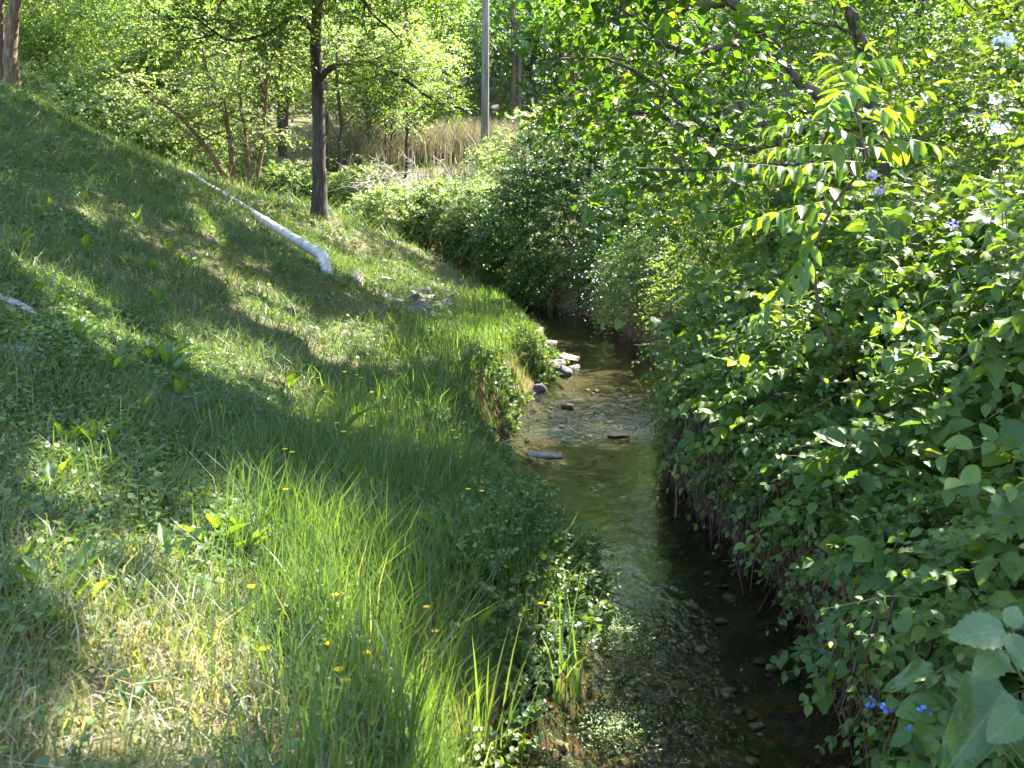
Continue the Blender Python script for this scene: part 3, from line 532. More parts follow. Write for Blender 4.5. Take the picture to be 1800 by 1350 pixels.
def rubble():
    for k in range(16):
        px, py = rng.uniform(655, 800), rng.uniform(508, 556); sz = rng.uniform(.2, .5); rock(px, py, (sz, sz * rng.uniform(.5, .9), sz * rng.uniform(.35, .5)), rng.uniform(0, 180), 'stone', 'small violet-grey rubble stone among weeds below the pipe outlet', 100 + k, group='rubble patch below the pipe', sink=.55, tilt=(rng.uniform(-15, 15), rng.uniform(-15, 15)))
    for k in range(12):
        Y = rng.uniform(12.5, 22); x = np.interp(Y, CLf[:230, 1], CLf[:230, 0]) - np.interp(Y, CLf[:230, 1], CLf[:230, 2]) + rng.uniform(-.12, .12); sz = rng.uniform(.15, .4); V, P = rock_mesh((sz, sz * .7, sz * .5), 140 + k, .8, .1); o = mesh_obj('stone', V, P, 'stone' if k % 3 else 'wetstone'); o.location = (x, Y, rng.uniform(.0, .1)); o.rotation_euler = (rng.uniform(-.3, .3), rng.uniform(-.3, .3), rng.uniform(0, 6)); tag(o, 'small angular stone in the broken line along the left water edge', 'stone', 'small stones along the water edge')
rubble()
def pebbles():
    bag = Bag(); V0, P0 = rock_mesh((1, .8, .5), 7, .4, .1, 1); F = P0[0]; n = 1300; y = rng.uniform(2.8, 15, n); y = y[rng.random(n) < np.minimum(1, 6 / y)]; n = len(y); u = rng.uniform(-1.05, 1.05, n); x = np.interp(y, CLf[:230, 1], CLf[:230, 0]) + u * np.interp(y, CLf[:230, 1], CLf[:230, 2]); s = .02 + .10 * rng.random(n) ** 4; a = rng.uniform(0, 6.28, n); z = gz(x, y) + s * .1
    V = V0[None] * s[:, None, None]; c, si = np.cos(a)[:, None], np.sin(a)[:, None]; V = np.stack([V[..., 0] * c - V[..., 1] * si + x[:, None], V[..., 0] * si + V[..., 1] * c + y[:, None], V[..., 2] + z[:, None]], -1)
    bag.add(V.reshape(-1, 3), [(F[None] + (np.arange(n) * len(V0))[:, None, None]).reshape(-1, 4)], np.repeat(rng.random(n), len(V0))); tag(bag.obj('pebbles', 'pebble', smooth=True), 'brown and grey pebbles on the stream bed', 'pebbles', kind='stuff')
M['pebble'] = leafmat('stream_pebble', [(0, (.04, .033, .025)), (.5, (.11, .085, .055)), (.8, (.18, .15, .11)), (1, (.30, .27, .23))], trans=(0, 0, 0), tmix=0, rough=.5, spec=.4)
pebbles()
def board():
    p = on_ground(20, 535); q = on_ground(-160, 480); a = math.atan2(q[1] - p[1], q[0] - p[0]); V, P = rock_mesh((1.1, .15, .05), 44, .97, .03, 4)
    o = mesh_obj('board', V, P, 'board'); c = p * .62 + q * .38 if np.linalg.norm(q - p) < 3 else p; o.location = (c[0], c[1], gz(c[0], c[1]) + .03)
    o.rotation_euler = (R_(-14), -math.atan2(gz(q[0], q[1]) - gz(p[0], p[1]), math.hypot(q[0] - p[0], q[1] - p[1])) * -1 if False else R_(22), R_(-12)); tag(o, 'weathered grey board lying in the grass of the slope', 'board')
board()
def pipe():
    a = pix(332, 314, 27.0); b = pix(566, 466, 12.5); r = .068; a[2] = gz(a[0], a[1]) + .03; b[2] = gz(b[0], b[1]) + .1; pts = [a]
    for t in (.12, .25, .4, .55, .7, .85, 1):
        q = a + (b - a) * t; q[2] = gz(q[0], q[1]) + r * .8; pts.append(q)
    pz = np.array(pts); u = np.linspace(0, 1, len(pz)); f = np.polyfit(u, pz[:, 2], 2); sm = np.polyval(f, u); sm += max(0, (pz[:, 2] - sm).max() * .35); sm += .15 * u ** 4; pts = [np.array([q[0], q[1], s]) for q, s in zip(pz, sm)]
    e = empty('drain_pipe', b, 'long white plastic drain pipe running down the grassy slope to an elbow', 'pipe')
    K = 40; p = smooth_path(pts, K); V, P = tubes(p[None], np.full((1, K), r), 20); mesh_obj('pipe', V, P, 'pipe', e, smooth=True)
    d = nrm(p[-1] - p[-2]); dn = nrm(np.array([.22, -.12, -1.0])); pp = [p[-1] - d * .06]
    for s in np.linspace(0, 1, 9): v = nrm(d * (1 - s) + dn * s); pp.append(pp[-1] + v * .028)
    pp.append(pp[-1] + dn * .12); pp = np.array(pp); rr = np.full(len(pp), r * 1.07); V, P = tubes(pp[None], rr[None], 20); mesh_obj('elbow', V, P, 'pipe', e, smooth=True)
    for t in (.42, .74):
        i = int(K * t); c = np.array([p[i] - d * .09, p[i] - d * .085, p[i] + d * .085, p[i] + d * .09]); V, P = tubes(c[None], np.array([[r, r * 1.1, r * 1.1, r]]), 20); mesh_obj('coupling', V, P, 'pipe', e, smooth=True)
pipe()

# ------------------------------------------------------------------ trees
def tree(name, label, cat, trunk, r0, r1, limbs, mat, leafargs, clump=(6, .6, .35), group=None, extra=None, sides=12, K=22, flare=.08, gap=True):
    """trunk: world points; limbs: list of (points, r0, r1)"""
    e = empty(name, trunk[0], label, cat, group); tube_obj('trunk', trunk, r0, r1, mat, e, sides, K, wob=.012, flare=flare, knob=r0 * .03)
    C, Rr = [], []
    for pts, a, b in limbs:
        _, p = tube_obj('limb', pts, a, b, mat, e, 7, 14, wob=.02); c, r = limb_clumps(p, clump[0], clump[1], clump[2]); C.append(c); Rr.append(r)
        for _ in range(3):   # side branches
            i = int(rng.integers(4, 12)); d = nrm(nrm(p[i] - p[i - 1]) * .7 + rng.normal(0, .6, 3) * np.array([1, 1, .6])); L = rng.uniform(.5, 1.0) * np.linalg.norm(p[-1] - p[0]) * .35
            _, q = tube_obj('branch', [p[i], p[i] + d * L * .5 + rng.normal(0, .05, 3), p[i] + d * L + rng.normal(0, .1, 3)], b * 1.3, b * .4, mat, e, 5, 7); c, r = limb_clumps(q, max(2, clump[0] // 3), clump[1], clump[2], .4); C.append(c); Rr.append(r)
    if extra is not None: crown(e, extra[0], extra[1], 70, .16, leafargs['mat'], L=.5, nl=7, name='added_shade_crown', twigs=False, gap=True)  # unseen leaf clumps added along the sun line to shade the banks
    crown(e, np.concatenate(C), np.concatenate(Rr), gap=gap, **leafargs); return e
# where the crowns must stand so that most of both banks lies in shade
def shade_clumps(n, box, zc, lift=0.0, lit=True):
    x = rng.uniform(box[0], box[1], n); y = rng.uniform(box[2], box[3], n); z = gz(x, y) + lift; p = np.c_[x, y, z]
    p = p[look(GS, p[:, 0], p[:, 1]) < 0] if lit else p; h = rng.uniform(zc[0], zc[1], len(p)); return p + S_ * ((h - p[:, 2]) / S_[2])[:, None]
def limbs_to(C, start, mat, e, k):
    for c in C[rng.permutation(len(C))[:k]]: tube_obj('limb', [start, (start + c) / 2 + UP * .5, c], .05, .015, mat, e, 6, 10, wob=.03)
# the dark-trunked tree by the pipe
b = on_ground(562, 380, 15); b = np.array([-4.6, 24.0, gz(-4.6, 24.0)]); Yt = 24.0
tk = [b - np.array([0, 0, .1]), pix(561, 300, Yt), pix(560, 200, Yt), pix(556, 100, Yt), pix(557, 20, Yt), pix(560, -80, Yt), pix(556, -200, Yt), pix(566, -330, Yt)]
lm = [([pix(562, 140, Yt), pix(585, 116, 23.8), pix(640, 110, 23.3), pix(700, 132, 22.8), pix(765, 176, 22.4), pix(840, 200, 22.2)], .085, .02),
      ([pix(556, 60, Yt), pix(520, 28, 23.2), pix(470, 60, 22.4), pix(410, 70, 21.8), pix(340, 30, 21)], .075, .02),
      ([pix(557, 10, Yt), pix(600, -40, 22), pix(660, 30, 20.5), pix(700, 70, 19.8)], .08, .015),
      ([pix(558, -60, Yt), pix(500, -110, 22), pix(420, -60, 19.5), pix(380, 20, 18.8)], .08, .02),
      ([pix(560, -100, Yt), pix(640, -190, 22), pix(760, -200, 20), pix(860, -120, 18)], .09, .02),
      ([pix(558, -150, Yt), pix(450, -230, 22), pix(300, -240, 20), pix(150, -200, 18)], .09, .02),
      ([pix(560, -200, Yt), pix(560, -320, 21), pix(520, -330, 17.5), pix(480, -260, 15)], .09, .02),
      ([pix(560, -230, Yt), pix(650, -400, 25), pix(760, -480, 25), pix(860, -450, 25)], .09, .02),
      ([pix(560, -260, Yt), pix(440, -420, 25), pix(300, -500, 25), pix(200, -480, 24)], .09, .02)]
tree('slender_tree', 'slender tree with dark furrowed trunk standing on the bank by the pipe', 'tree', tk, .165, .09, lm, 'bark', dict(per=42, leaf=.10, mat='locust', L=.45, nl=8, hang=.1), clump=(9, .75, .45), extra=(lambda c: (c, rng.uniform(.5, .95, len(c))))(shade_clumps(540, (-13, 0, 11, 26), (8, 11.5))))
# twin brown trunks on the hilltop
p = np.array([-12.0, 24.0, gz(-12.0, 24.0)]); t2 = [p - UP * .1, p + (.05, 0, 1.5), p + (.25, 0, 3.4), p + (.3, .3, 7)]
e2 = tree('twin_trunk_tree', 'tree with two brown trunks rising side by side from the hilltop', 'tree', t2, .17, .09, [([p + (.15, 0, 2.3), p + (1.2, -.6, 3.0), p + (2.6, -1, 3.0)], .05, .012), ([p + (.25, 0, 3.4), p + (1.5, .5, 4.6), p + (3, .6, 5)], .06, .015), ([p + (.3, .2, 5), p + (-1, 1, 6.5), p + (-2.5, 1.5, 7.2)], .06, .015)], 'bark_b', dict(per=36, leaf=.13, mat='bgleaf', L=.5, nl=7), clump=(6, .8, .5))
tube_obj('trunk', [p + (-.22, .05, -.1), p + (-.26, 0, 1.8), p + (-.2, .1, 4), p + (-.3, .2, 7.5)], .12, .07, 'bark_b', e2, 12, 18, knob=.004)
# several brown stems beyond the crest
def multistem(px, py, Y, label, stems, mat, leafargs, r=.07, name='small_tree', group=None, clump=(7, .7, .45)):
    base = pix(px, py, Y); base[2] = gz(base[0], base[1]); e = empty(name, base, label, 'tree', group); C, Rr = [], []
    for s in stems:
        pts = [base + np.array([(s[0][0] - px) / F_ * Y, 0, -.1])] + [pix(a, b_, Y + rng.normal(0, .4)) for a, b_ in s[1:]]
        _, p = tube_obj('trunk', pts, r * rng.uniform(.8, 1.1), r * .3, mat, e, 8, 14, wob=.02); c, rr = limb_clumps(p, clump[0], clump[1], clump[2], .5); C.append(c); Rr.append(rr)
        for _ in range(4):
            i = int(rng.integers(4, 12)); d = nrm(np.array([rng.normal(0, 1), rng.normal(0, .6), rng.uniform(.1, .8)])); L = rng.uniform(.8, 2.0)
            _, q = tube_obj('branch', [p[i], p[i] + d * L * .5, p[i] + d * L + rng.normal(0, .15, 3)], r * .3, r * .1, mat, e, 5, 7); c, rr = limb_clumps(q, 2, clump[1], clump[2], .4); C.append(c); Rr.append(rr)
    crown(e, np.concatenate(C), np.concatenate(Rr), **leafargs); return e
LB = dict(per=34, leaf=.13, mat='bgleaf', L=.5, nl=7)
multistem(425, 330, 32, 'small many-stemmed tree with sunlit brown stems behind the crest', [[(412, 325), (405, 250), (392, 190), (360, 110), (350, 40)], [(440, 330), (432, 240), (420, 150), (430, 60)], [(448, 328), (462, 250), (470, 130), (500, 40)], [(414, 325), (360, 255), (310, 200), (270, 170)]], 'bark_b', LB, r=.11)
multistem(597, 300, 35, 'thin dark sapling just right of the dark furrowed trunk', [[(597, 300), (599, 220), (592, 120), (600, 20)]], 'bark', LB, r=.1)
multistem(575, 300, 37, 'thin grey sapling close behind the dark furrowed trunk', [[(575, 300), (573, 180), (570, 60), (575, -20)]], 'bark_g', LB, r=.12)
multistem(713, 300, 36, 'thin dark sapling in front of the dry reeds', [[(712, 300), (716, 220), (715, 150), (705, 60)]], 'bark', LB, r=.08)
multistem(680, 300, 38, 'pair of thin crooked saplings among the dry reeds', [[(676, 300), (680, 240), (672, 160), (690, 80)], [(688, 300), (690, 220), (700, 140), (722, 70)]], 'bark', LB, r=.06)
# the broad-leaved tree leaning over the stream from the right bank
Ym = 11.0; bb = np.array([3.95, 11.2, gz(3.95, 11.2)])
tkm = [bb - UP * .1, pix(1490, 215, Ym), pix(1400, 130, Ym), pix(1330, 40, Ym - .2), pix(1250, -30, Ym - .3), pix(1180, -140, Ym), pix(1120, -260, Ym)]
lmm = [([pix(1475, 190, Ym), pix(1380, 205, 10.4), pix(1260, 225, 10), pix(1160, 150, 9.6), pix(1080, 105, 9.4), pix(960, 100, 9.2)], .038, .009),
       ([pix(1340, 50, Ym), pix(1220, 90, 10), pix(1120, 60, 9.4), pix(1010, 30, 9)], .05, .012),
       ([pix(1290, 0, Ym), pix(1180, 20, 12), pix(1060, 40, 13), pix(960, 130, 13.5)], .05, .012),
       ([pix(1480, 200, Ym), pix(1300, 260, 12), pix(1180, 210, 12.5), pix(1060, 190, 12.8), pix(950, 170, 13)], .05, .012),
       ([pix(1500, 200, Ym), pix(1360, 290, 9.2), pix(1230, 300, 8.8), pix(1120, 300, 8.6)], .04, .01),
       ([pix(1250, -30, Ym), pix(1150, -60, 9), pix(1050, -80, 8), pix(950, -90, 7.4)], .05, .012),
       ([pix(1200, -110, Ym), pix(1080, -200, 11), pix(950, -240, 11), pix(850, -220, 10.5)], .05, .012),
       ([pix(1180, -140, Ym), pix(1260, -300, 10), pix(1200, -420, 9), pix(1120, -480, 8)], .05, .012),
       ([pix(1140, -220, Ym), pix(1080, -380, 12), pix(980, -480, 12), pix(900, -520, 12)], .05, .012)]
em = tree('broad_leaved_tree', 'broad-leaved tree with leaning grey trunk reaching limbs over the stream', 'tree', tkm, .078, .04, lmm, 'bark_g', dict(per=30, leaf=.125, mat='mulb', L=.45, nl=6, tmpl=T_OVAL, hang=.35, droop=.35, width=.8), clump=(10, .48, .33), extra=(lambda c: (c, rng.uniform(.45, .85, len(c))))(shade_clumps(480, (-8, .8, 5.0, 14), (7.2, 9.5))))
b3 = np.array([4.4, 11.6, gz(4.4, 11.6)])
tree('grey_tree', 'tree with straight grey trunk behind the leaning trunk on the right bank', 'tree', [b3 - UP * .1, pix(1535, 200, 11.8), pix(1525, 130, 11.8), pix(1500, 40, 11.8), pix(1490, -60, 11.8), pix(1470, -300, 11.8)], .1, .06,
     [([pix(1510, 60, 11.8), pix(1420, 40, 11), pix(1350, 50, 10.5)], .03, .01), ([pix(1495, 0, 11.8), pix(1600, -60, 11), pix(1720, 20, 10)], .04, .01), ([pix(1492, -60, 11.8), pix(1400, -150, 13), pix(1300, -160, 14)], .045, .012), ([pix(1485, -100, 11.8), pix(1600, -220, 10), pix(1650, -300, 8.6)], .045, .012), ([pix(1480, -160, 11.8), pix(1380, -300, 10), pix(1250, -380, 8.5)], .045, .012)],
     'bark_g', dict(per=26, leaf=.115, mat='mulb', L=.42, nl=6, hang=.3, droop=.35, width=.75), clump=(8, .5, .4), extra=(lambda c: (c, rng.uniform(.5, .9, len(c))))(shade_clumps(8, (1.4, 3.6, 2.5, 13), (7.5, 9.5), 1.0, False)))
b4 = np.array([5.6, 5.2, gz(5.6, 5.2)])   # added out of view to the right, so its crown overhead shades the near bank
tree('shade_tree', 'shade tree with grey trunk added out of view on the right bank above the thicket', 'tree', [b4 - UP * .1, b4 + (-.1, .2, 2.5), b4 + (-.5, .5, 5), b4 + (-.9, .7, 8)], .14, .06,
     [([b4 + (-.3, .3, 4), b4 + (-1.6, .3, 5.2), b4 + (-3.4, 0, 5.9)], .05, .015), ([b4 + (-.5, .5, 5), b4 + (-2, 1.6, 6.2), b4 + (-3.6, 2.6, 6.6)], .05, .015), ([b4 + (-.6, .5, 5.6), b4 + (-1.5, -.9, 6.4), b4 + (-2.8, -1.8, 6.8)], .05, .015), ([b4 + (-.8, .6, 7), b4 + (-2.2, .5, 8), b4 + (-4, 1, 8)], .04, .012), ([b4 + (-.8, .6, 7), b4 + (.8, 1.6, 8), b4 + (2, 2, 8.4)], .04, .012)],
     'bark_g', dict(per=26, leaf=.11, mat='mulb', L=.5, nl=7), clump=(8, .75, .5), extra=(lambda c: (c, rng.uniform(.45, .85, len(c))))(shade_clumps(130, (-4, .6, 1.5, 6.5), (6.5, 8.5))))
# ------------------------------------------------------------------ right bank thicket
def shrub(name, label, c, rad, ztop, n, leaf, mat, cat='shrub', group='shrubs of the right bank thicket', L=.34, nl=7, tmpl=T_OVAL, nobj=0, objkey='oval', droop=.45, opp=True, width=.7, stems=4, hang=.2, skirt=0.0, stemmat='twig', front=True, lo=None, trail=0):
    x, y = c; tmpl = T_KITE if y > 9 else tmpl; g = float(gz(x, y)); zb = g if lo is None else lo; e = empty(name, (x, y, g), label, cat, group)
    for _ in range(stems):
        a = rng.uniform(0, 6.28); q = np.array([x + math.cos(a) * rad[0] * .6, y + math.sin(a) * rad[1] * .6, zb + (ztop - zb) * rng.uniform(.55, .9)]); b_ = np.array([x + math.cos(a) * .1, y + math.sin(a) * .1, g - .05]); tube_obj('stem', [b_, (b_ + q) / 2 + (0, 0, .15 * (ztop - zb)), q], .018, .006, stemmat, e, 6, 8, wob=.012)
    d = rdir(n); cz = zb + (ztop - zb) * .42; h = np.where(d[:, 2] > 0, ztop - cz, cz - zb + skirt)
    lump = 1 + .36 * vnoise(d[:, 0] * 3 + x, d[:, 1] * 3 + d[:, 2] * 2.3 + y, 1.6, int(x * 97 + y * 13) % 999)
    s = (1 - .5 * rng.random(n) ** 1.8) * lump; d = d.copy(); low = d[:, 2] < 0; d[low, :2] *= ((1 - np.minimum(d[low, 2] ** 2, .93)) ** -.38)[:, None]; p0 = np.c_[x + d[:, 0] * rad[0] * s, y + d[:, 1] * rad[1] * s, cz + d[:, 2] * h * s]
    keep = (p0[:, 2] > np.maximum(gz(p0[:, 0], p0[:, 1]), 0) + .03)
    if front: v = nrm(np.c_[-p0[:, 0], -p0[:, 1], CZ - p0[:, 2]]); f = (v * nrm(d)).sum(1); keep &= (f > -.15) | (rng.random(n) < .3)
    p0, d = p0[keep], d[keep]; k = len(p0); dd = nrm(d * np.array([1, 1, .6]) + UP * .30 + .55 * rdir(k))
    if trail:   # shoots trailing over the bank edge towards the water
        ty = rng.uniform(y - rad[1], y + rad[1], trail); tx = np.interp(ty, CLf[:230, 1], CLf[:230, 0]) + np.interp(ty, CLf[:230, 1], CLf[:230, 2]) + rng.uniform(.05, .4, trail); tz = rng.uniform(.25, .85, trail); kk = (rng.random(trail) < np.where((ty > 5.0) & (ty < 8.0) & (tz < .42), 0.25, 1)); tp = np.c_[tx, ty, tz][kk]
        p0 = np.r_[p0, tp]; dd = np.r_[dd, nrm(np.c_[rng.normal(-.8, .3, len(tp)), rng.normal(0, .45, len(tp)), rng.normal(-.1, .35, len(tp))])]; k = len(p0)
    P, D, Nn, S, st = shoot_leaves(p0, dd, L * rng.uniform(.5, 1.3, k), droop * rng.uniform(.5, 1.5, k), nl, leaf * np.clip(rng.lognormal(-.03, .34, k), .45, 2.0), opp, hang=hang); hue = np.tile(np.repeat(rng.random(k) * .5, nl), 2 if opp else 1) + rng.uniform(0, .25)
    Nn = Nn + .45 * nrm(np.c_[-P[:, 0], -P[:, 1], CZ + .6 - P[:, 2]])
    ok = P[:, 2] > np.maximum(gz(P[:, 0], P[:, 1]) * .8, .01); P, D, Nn, S, hue = P[ok], D[ok], Nn[ok], S[ok], hue[ok]
    if nobj:
        r = np.linalg.norm(P - np.array([0, 0, CZ]), axis=1); out = ((P - np.array([x, y, cz])) / np.array([rad[0], rad[1], ztop - cz])); sc = S / r * (np.linalg.norm(out, axis=1) > .85) * in_frame(P, 0) * rng.uniform(.6, 1, len(P)); top = np.argsort(-sc)[:nobj]; top = top[sc[top] > 0]
        for i in top: leaf_obj(pick(objkey), e, P[i], D[i], Nn[i], S[i] * 1.15, .75)
        m = np.ones(len(P), bool); m[top] = False; P, D, Nn, S, hue = P[m], D[m], Nn[m], S[m], hue[m]
    bag = Bag(); bag.leaves(tmpl, P, D, Nn, S, width, np.clip(hue + .4 * rng.random(len(P)), 0, 1)); bag.obj('foliage', mat, e, kind='stuff')
    if y > 12: return e
    st = st[rng.random(k) < .6]; k = len(st); V, Pp = tubes(st[:, ::2], np.linspace(.004, .0015, 3)[None] * np.ones((k, 1)) * max(1, y / 10), 3); t = mesh_obj('twigs', V, Pp, stemmat, e); t['kind'] = 'stuff'; return e
W = [ # first row, hanging over the water
 ('leafy vine-covered shrub overhanging the dark pool beside the big burdock leaves', (2.2, 3.05), (.70, .95), 1.55, 820, .07, 150),
 ('small-leaved shrub with trailing shoots above the hanging red-brown roots', (2.22, 4.6), (.72, .95), 1.60, 900, .064, 150),
 ('dense small-leaved shrub over the undercut bank beyond the hanging roots', (2.15, 6.2), (.74, 1.0), 1.62, 900, .064, 130),
 ('honeysuckle shrub drooping to the water at the narrow stretch below the riffle', (2.2, 8.0), (.85, 1.1), 1.7, 900, .064, 100),
 ('leafy shrub hanging over the riffle on the right bank', (2.85, 10.3), (.95, 1.25), 1.75, 1000, .066, 60),
 ('shrub with long bare twigs reaching over the water past the riffle', (3.25, 13.0), (1.0, 1.5), 1.9, 1000, .07, 30)]
for lab, c, rad, zt, n, lf, no in W: shrub('bank_shrub', lab, c, rad, zt, n, lf, 'vine', nobj=no, skirt=.05 if 5 < c[1] < 9 else .3, lo=.45 if 5 < c[1] < 9 else .15, trail=270 if c[1] < 9 else 90)
W2 = [('tall shrub with pointed leaves under the white flower heads at the top of the thicket', (2.85, 3.9), (.8, 1.0), 2.72, 850, .082, 80, 'heart'),
 ('heart-leaved shrub catching the sun around the violet flowers', (2.95, 5.5), (.85, 1.1), 2.35, 850, .085, 100, 'heart'),
 ('mixed shrub surrounding the stem of the feather-leaved sapling', (3.05, 7.3), (.95, 1.2), 2.40, 850, .082, 70, 'heart'),
 ('broad-leaved shrub behind the sapling with dangling shoots', (3.3, 9.4), (1.0, 1.3), 2.45, 900, .082, 50, 'heart'),
 ('dark green shrub at the foot of the leaning grey trunk', (3.9, 11.6), (1.2, 1.4), 2.6, 900, .082, 20, 'oval'),
 ('dark shrub filling the right bank beyond the leaning trunk', (4.1, 14.8), (1.5, 1.7), 2.9, 1100, .07, 0, 'oval')]
for lab, c, rad, zt, n, lf, no, k in W2: shrub('bank_shrub', lab, c, rad, zt, n, lf, 'vine', nobj=no, objkey=k, L=.4)
W3 = [('tall dark shrub high on the right bank behind the white flower heads', (4.6, 5.6), (1.2, 1.3), 3.9, 1000, .07), ('tall shrub with sunlit brownish top high on the right bank', (5.4, 8.4), (1.5, 1.6), 4.4, 1100, .075), ('tall bushy shrub behind the grey trunks on the right bank', (6.4, 12.2), (1.9, 1.9), 5.0, 1200, .085), ('large bushy shrub far up the right bank under the broad-leaved tree', (5.8, 16.5), (2.0, 2.0), 4.6, 1200, .09), ('dark bush closing the right bank above the pale feathery bush', (4.9, 20.5), (2.0, 2.2), 4.2, 1300, .10)]
for lab, c, rad, zt, n, lf in W3: shrub('thicket_shrub', lab, c, rad, zt, n, lf, 'vine', L=.5, tmpl=T_KITE)
# round thicket closing the view of the stream, and neighbours
shrub('thicket_mound', 'big rounded dark green thicket with tiny white blossoms above the bend', (2.0, 28.2), (2.7, 2.0), 4.9, 6000, .095, 'mound', L=.55, nl=8, tmpl=T_KITE, skirt=.6, lo=.3, group='thickets at the bend', stems=6)
shrub('thicket_mound', 'dense dark thicket sloping to the water right of the rounded thicket', (4.2, 25.0), (2.0, 2.0), 3.9, 3600, .095, 'mound', L=.55, nl=8, tmpl=T_KITE, skirt=.5, lo=.3, group='thickets at the bend', stems=5)
shrub('thicket_mound', 'sunlit yellowish bramble mound behind the exposed red soil', (-1.7, 30.6), (1.7, 1.2), 3.5, 2400, .085, 'bgleaf', L=.5, tmpl=T_KITE, lo=1.6, group='thickets at the bend')
shrub('thicket_mound', 'low bramble mound right of the dark trunk at the crest', (-3.6, 30.2), (1.3, 1.1), 3.2, 1800, .085, 'bgleaf', L=.5, tmpl=T_KITE, lo=1.6, group='thickets at the bend')
shrub('thicket_mound', 'shaded green mound draping over the red soil bank', (-.6, 29.4), (1.2, .8), 2.6, 1500, .08, 'mound', L=.45, tmpl=T_KITE, lo=.9, group='thickets at the bend')
shrub('thicket_mound', 'low dark shrub trailing into the far pool under the rounded thicket', (2.45, 24.2), (.9, 1.4), 2.0, 1500, .08, 'mound', L=.45, tmpl=T_KITE, skirt=.5, lo=.1, group='thickets at the bend', stems=3)
shrub('thicket_mound', 'shrub hanging into the water just beyond the pale feathery bush', (3.0, 21.6), (1.0, 1.3), 2.1, 1400, .075, 'mound', L=.45, tmpl=T_KITE, skirt=.5, lo=.1, group='thickets at the bend', stems=3)
shrub('thicket_mound', 'shrub hanging into the water just before the pale feathery bush', (3.3, 16.6), (.95, 1.4), 1.8, 1300, .065, 'vine', L=.4, skirt=.4, lo=.1, group='thickets at the bend', stems=3)
shrub('feathery_bush', 'pale feathery bush with white flowers leaning over the far pool', (2.6, 19.3), (.75, 1.0), 1.75, 1700, .055, 'pale', L=.5, nl=10, tmpl=T_KITE, width=.3, skirt=.3, droop=.6, group=None, cat='bush')
for i, (px, py, Y, r, zt, m_) in enumerate([(250, 235, 33, 1.3, 2.2, 'bgleaf'), (330, 270, 34, 1.2, 2, 'bgleaf'), (505, 330, 33, 1.0, 1.0, 'bgleaf'), (640, 340, 34, 1.2, 1.0, 'bgleaf'), (170, 180, 33, 1.5, 2.4, 'bgleaf'), (90, 140, 31, 1.5, 2.2, 'bgleaf'), (130, 120, 40, 2.2, 2.6, 'bgleaf'), (300, 170, 42, 2.2, 2.6, 'bgleaf'), (30, 90, 40, 2.2, 2.6, 'bgleaf'), (60, 120, 34, 1.6, 2.4, 'bgleaf'), (210, 190, 36, 1.6, 2.4, 'bgleaf'), (400, 300, 37, 1.5, 2.2, 'bgleaf'), (950, 250, 34, 2, 3.0, 'bgleaf')]):
    p = pix(px, py, Y); z = float(gz(p[0], p[1])); shrub('meadow_shrub', 'low sunlit yellow-green shrub growing beyond the crest', (p[0], Y), (r, r), z + zt, 900, .11, m_, L=.55, tmpl=T_KITE, group='sunlit shrubs beyond the crest', stems=2, lo=z)

# roots and bare twigs under the overhang
def roots():
    e = empty('hanging_roots', (1.62, 5.2, .4), 'tangle of thin red-brown roots hanging from the undercut right bank', 'roots')
    n = 620; y = rng.uniform(3.4, 9.5, n); x = np.interp(y, CLf[:230, 1], CLf[:230, 0]) + np.interp(y, CLf[:230, 1], CLf[:230, 2]) + rng.uniform(-.12, .06, n); z0 = rng.uniform(.35, .75, n); L = rng.uniform(.25, .65, n)
    P = np.stack([np.c_[x + rng.normal(0, .03, n) - .10 * t * rng.random(n), y + rng.normal(0, .05, n) * t * 2, np.maximum(z0 - L * t, .005)] for t in (0, .3, .6, 1)], 1); V, Pp = tubes(P, np.linspace(.006, .002, 4)[None] * rng.uniform(.5, 1.4, (n, 1)), 4); o = mesh_obj('root', V, Pp, 'root', e); o['kind'] = 'stuff'
roots()
def stick(name, label, pts, r0, r1, mat, cat='branch', group=None, side=0):
    o, p = tube_obj(name, pts, r0, r1, mat, None, 6, 10, wob=.006 * np.linalg.norm(pts[-1] - pts[0])); o.name = name
    if side:
        for k in range(side):
            i = int(rng.integers(2, 8)); d = nrm(nrm(p[i] - p[i - 1]) + rng.normal(0, .7, 3)); L = np.linalg.norm(p[-1] - p[0]) * rng.uniform(.15, .4); q, _ = tube_obj('twig', [p[i], p[i] + d * L * .5 + rng.normal(0, .02, 3), p[i] + d * L], r1, r1 * .3, mat, o, 4, 6)
    return tag(o, label, cat, group)
stick('dead_branch', 'pale grey dead branch poking out from the thicket over the pool', [pix(1530, 1068, 4.6), pix(1480, 1090, 4.6), pix(1440, 1098, 4.6)], .014, .005, 'dead', side=5)
stick('dead_branch', 'thin bare stick standing straight up in the water', [pix(1188, 905, 7.35), pix(1189, 860, 7.4), pix(1187, 820, 7.4)], .006, .003, 'twig')
stick('dead_branch', 'fine bare twig bent down towards the water below the riffle', [pix(1205, 740, 8.9), pix(1180, 790, 8.7), pix(1150, 850, 8.6)], .005, .002, 'dead', side=4)
stick('dead_branch', 'short bare twigs reaching over the far pool from the right', [pix(1215, 590, 14), pix(1160, 602, 14), pix(1115, 606, 14)], .012, .003, 'dead', side=6)
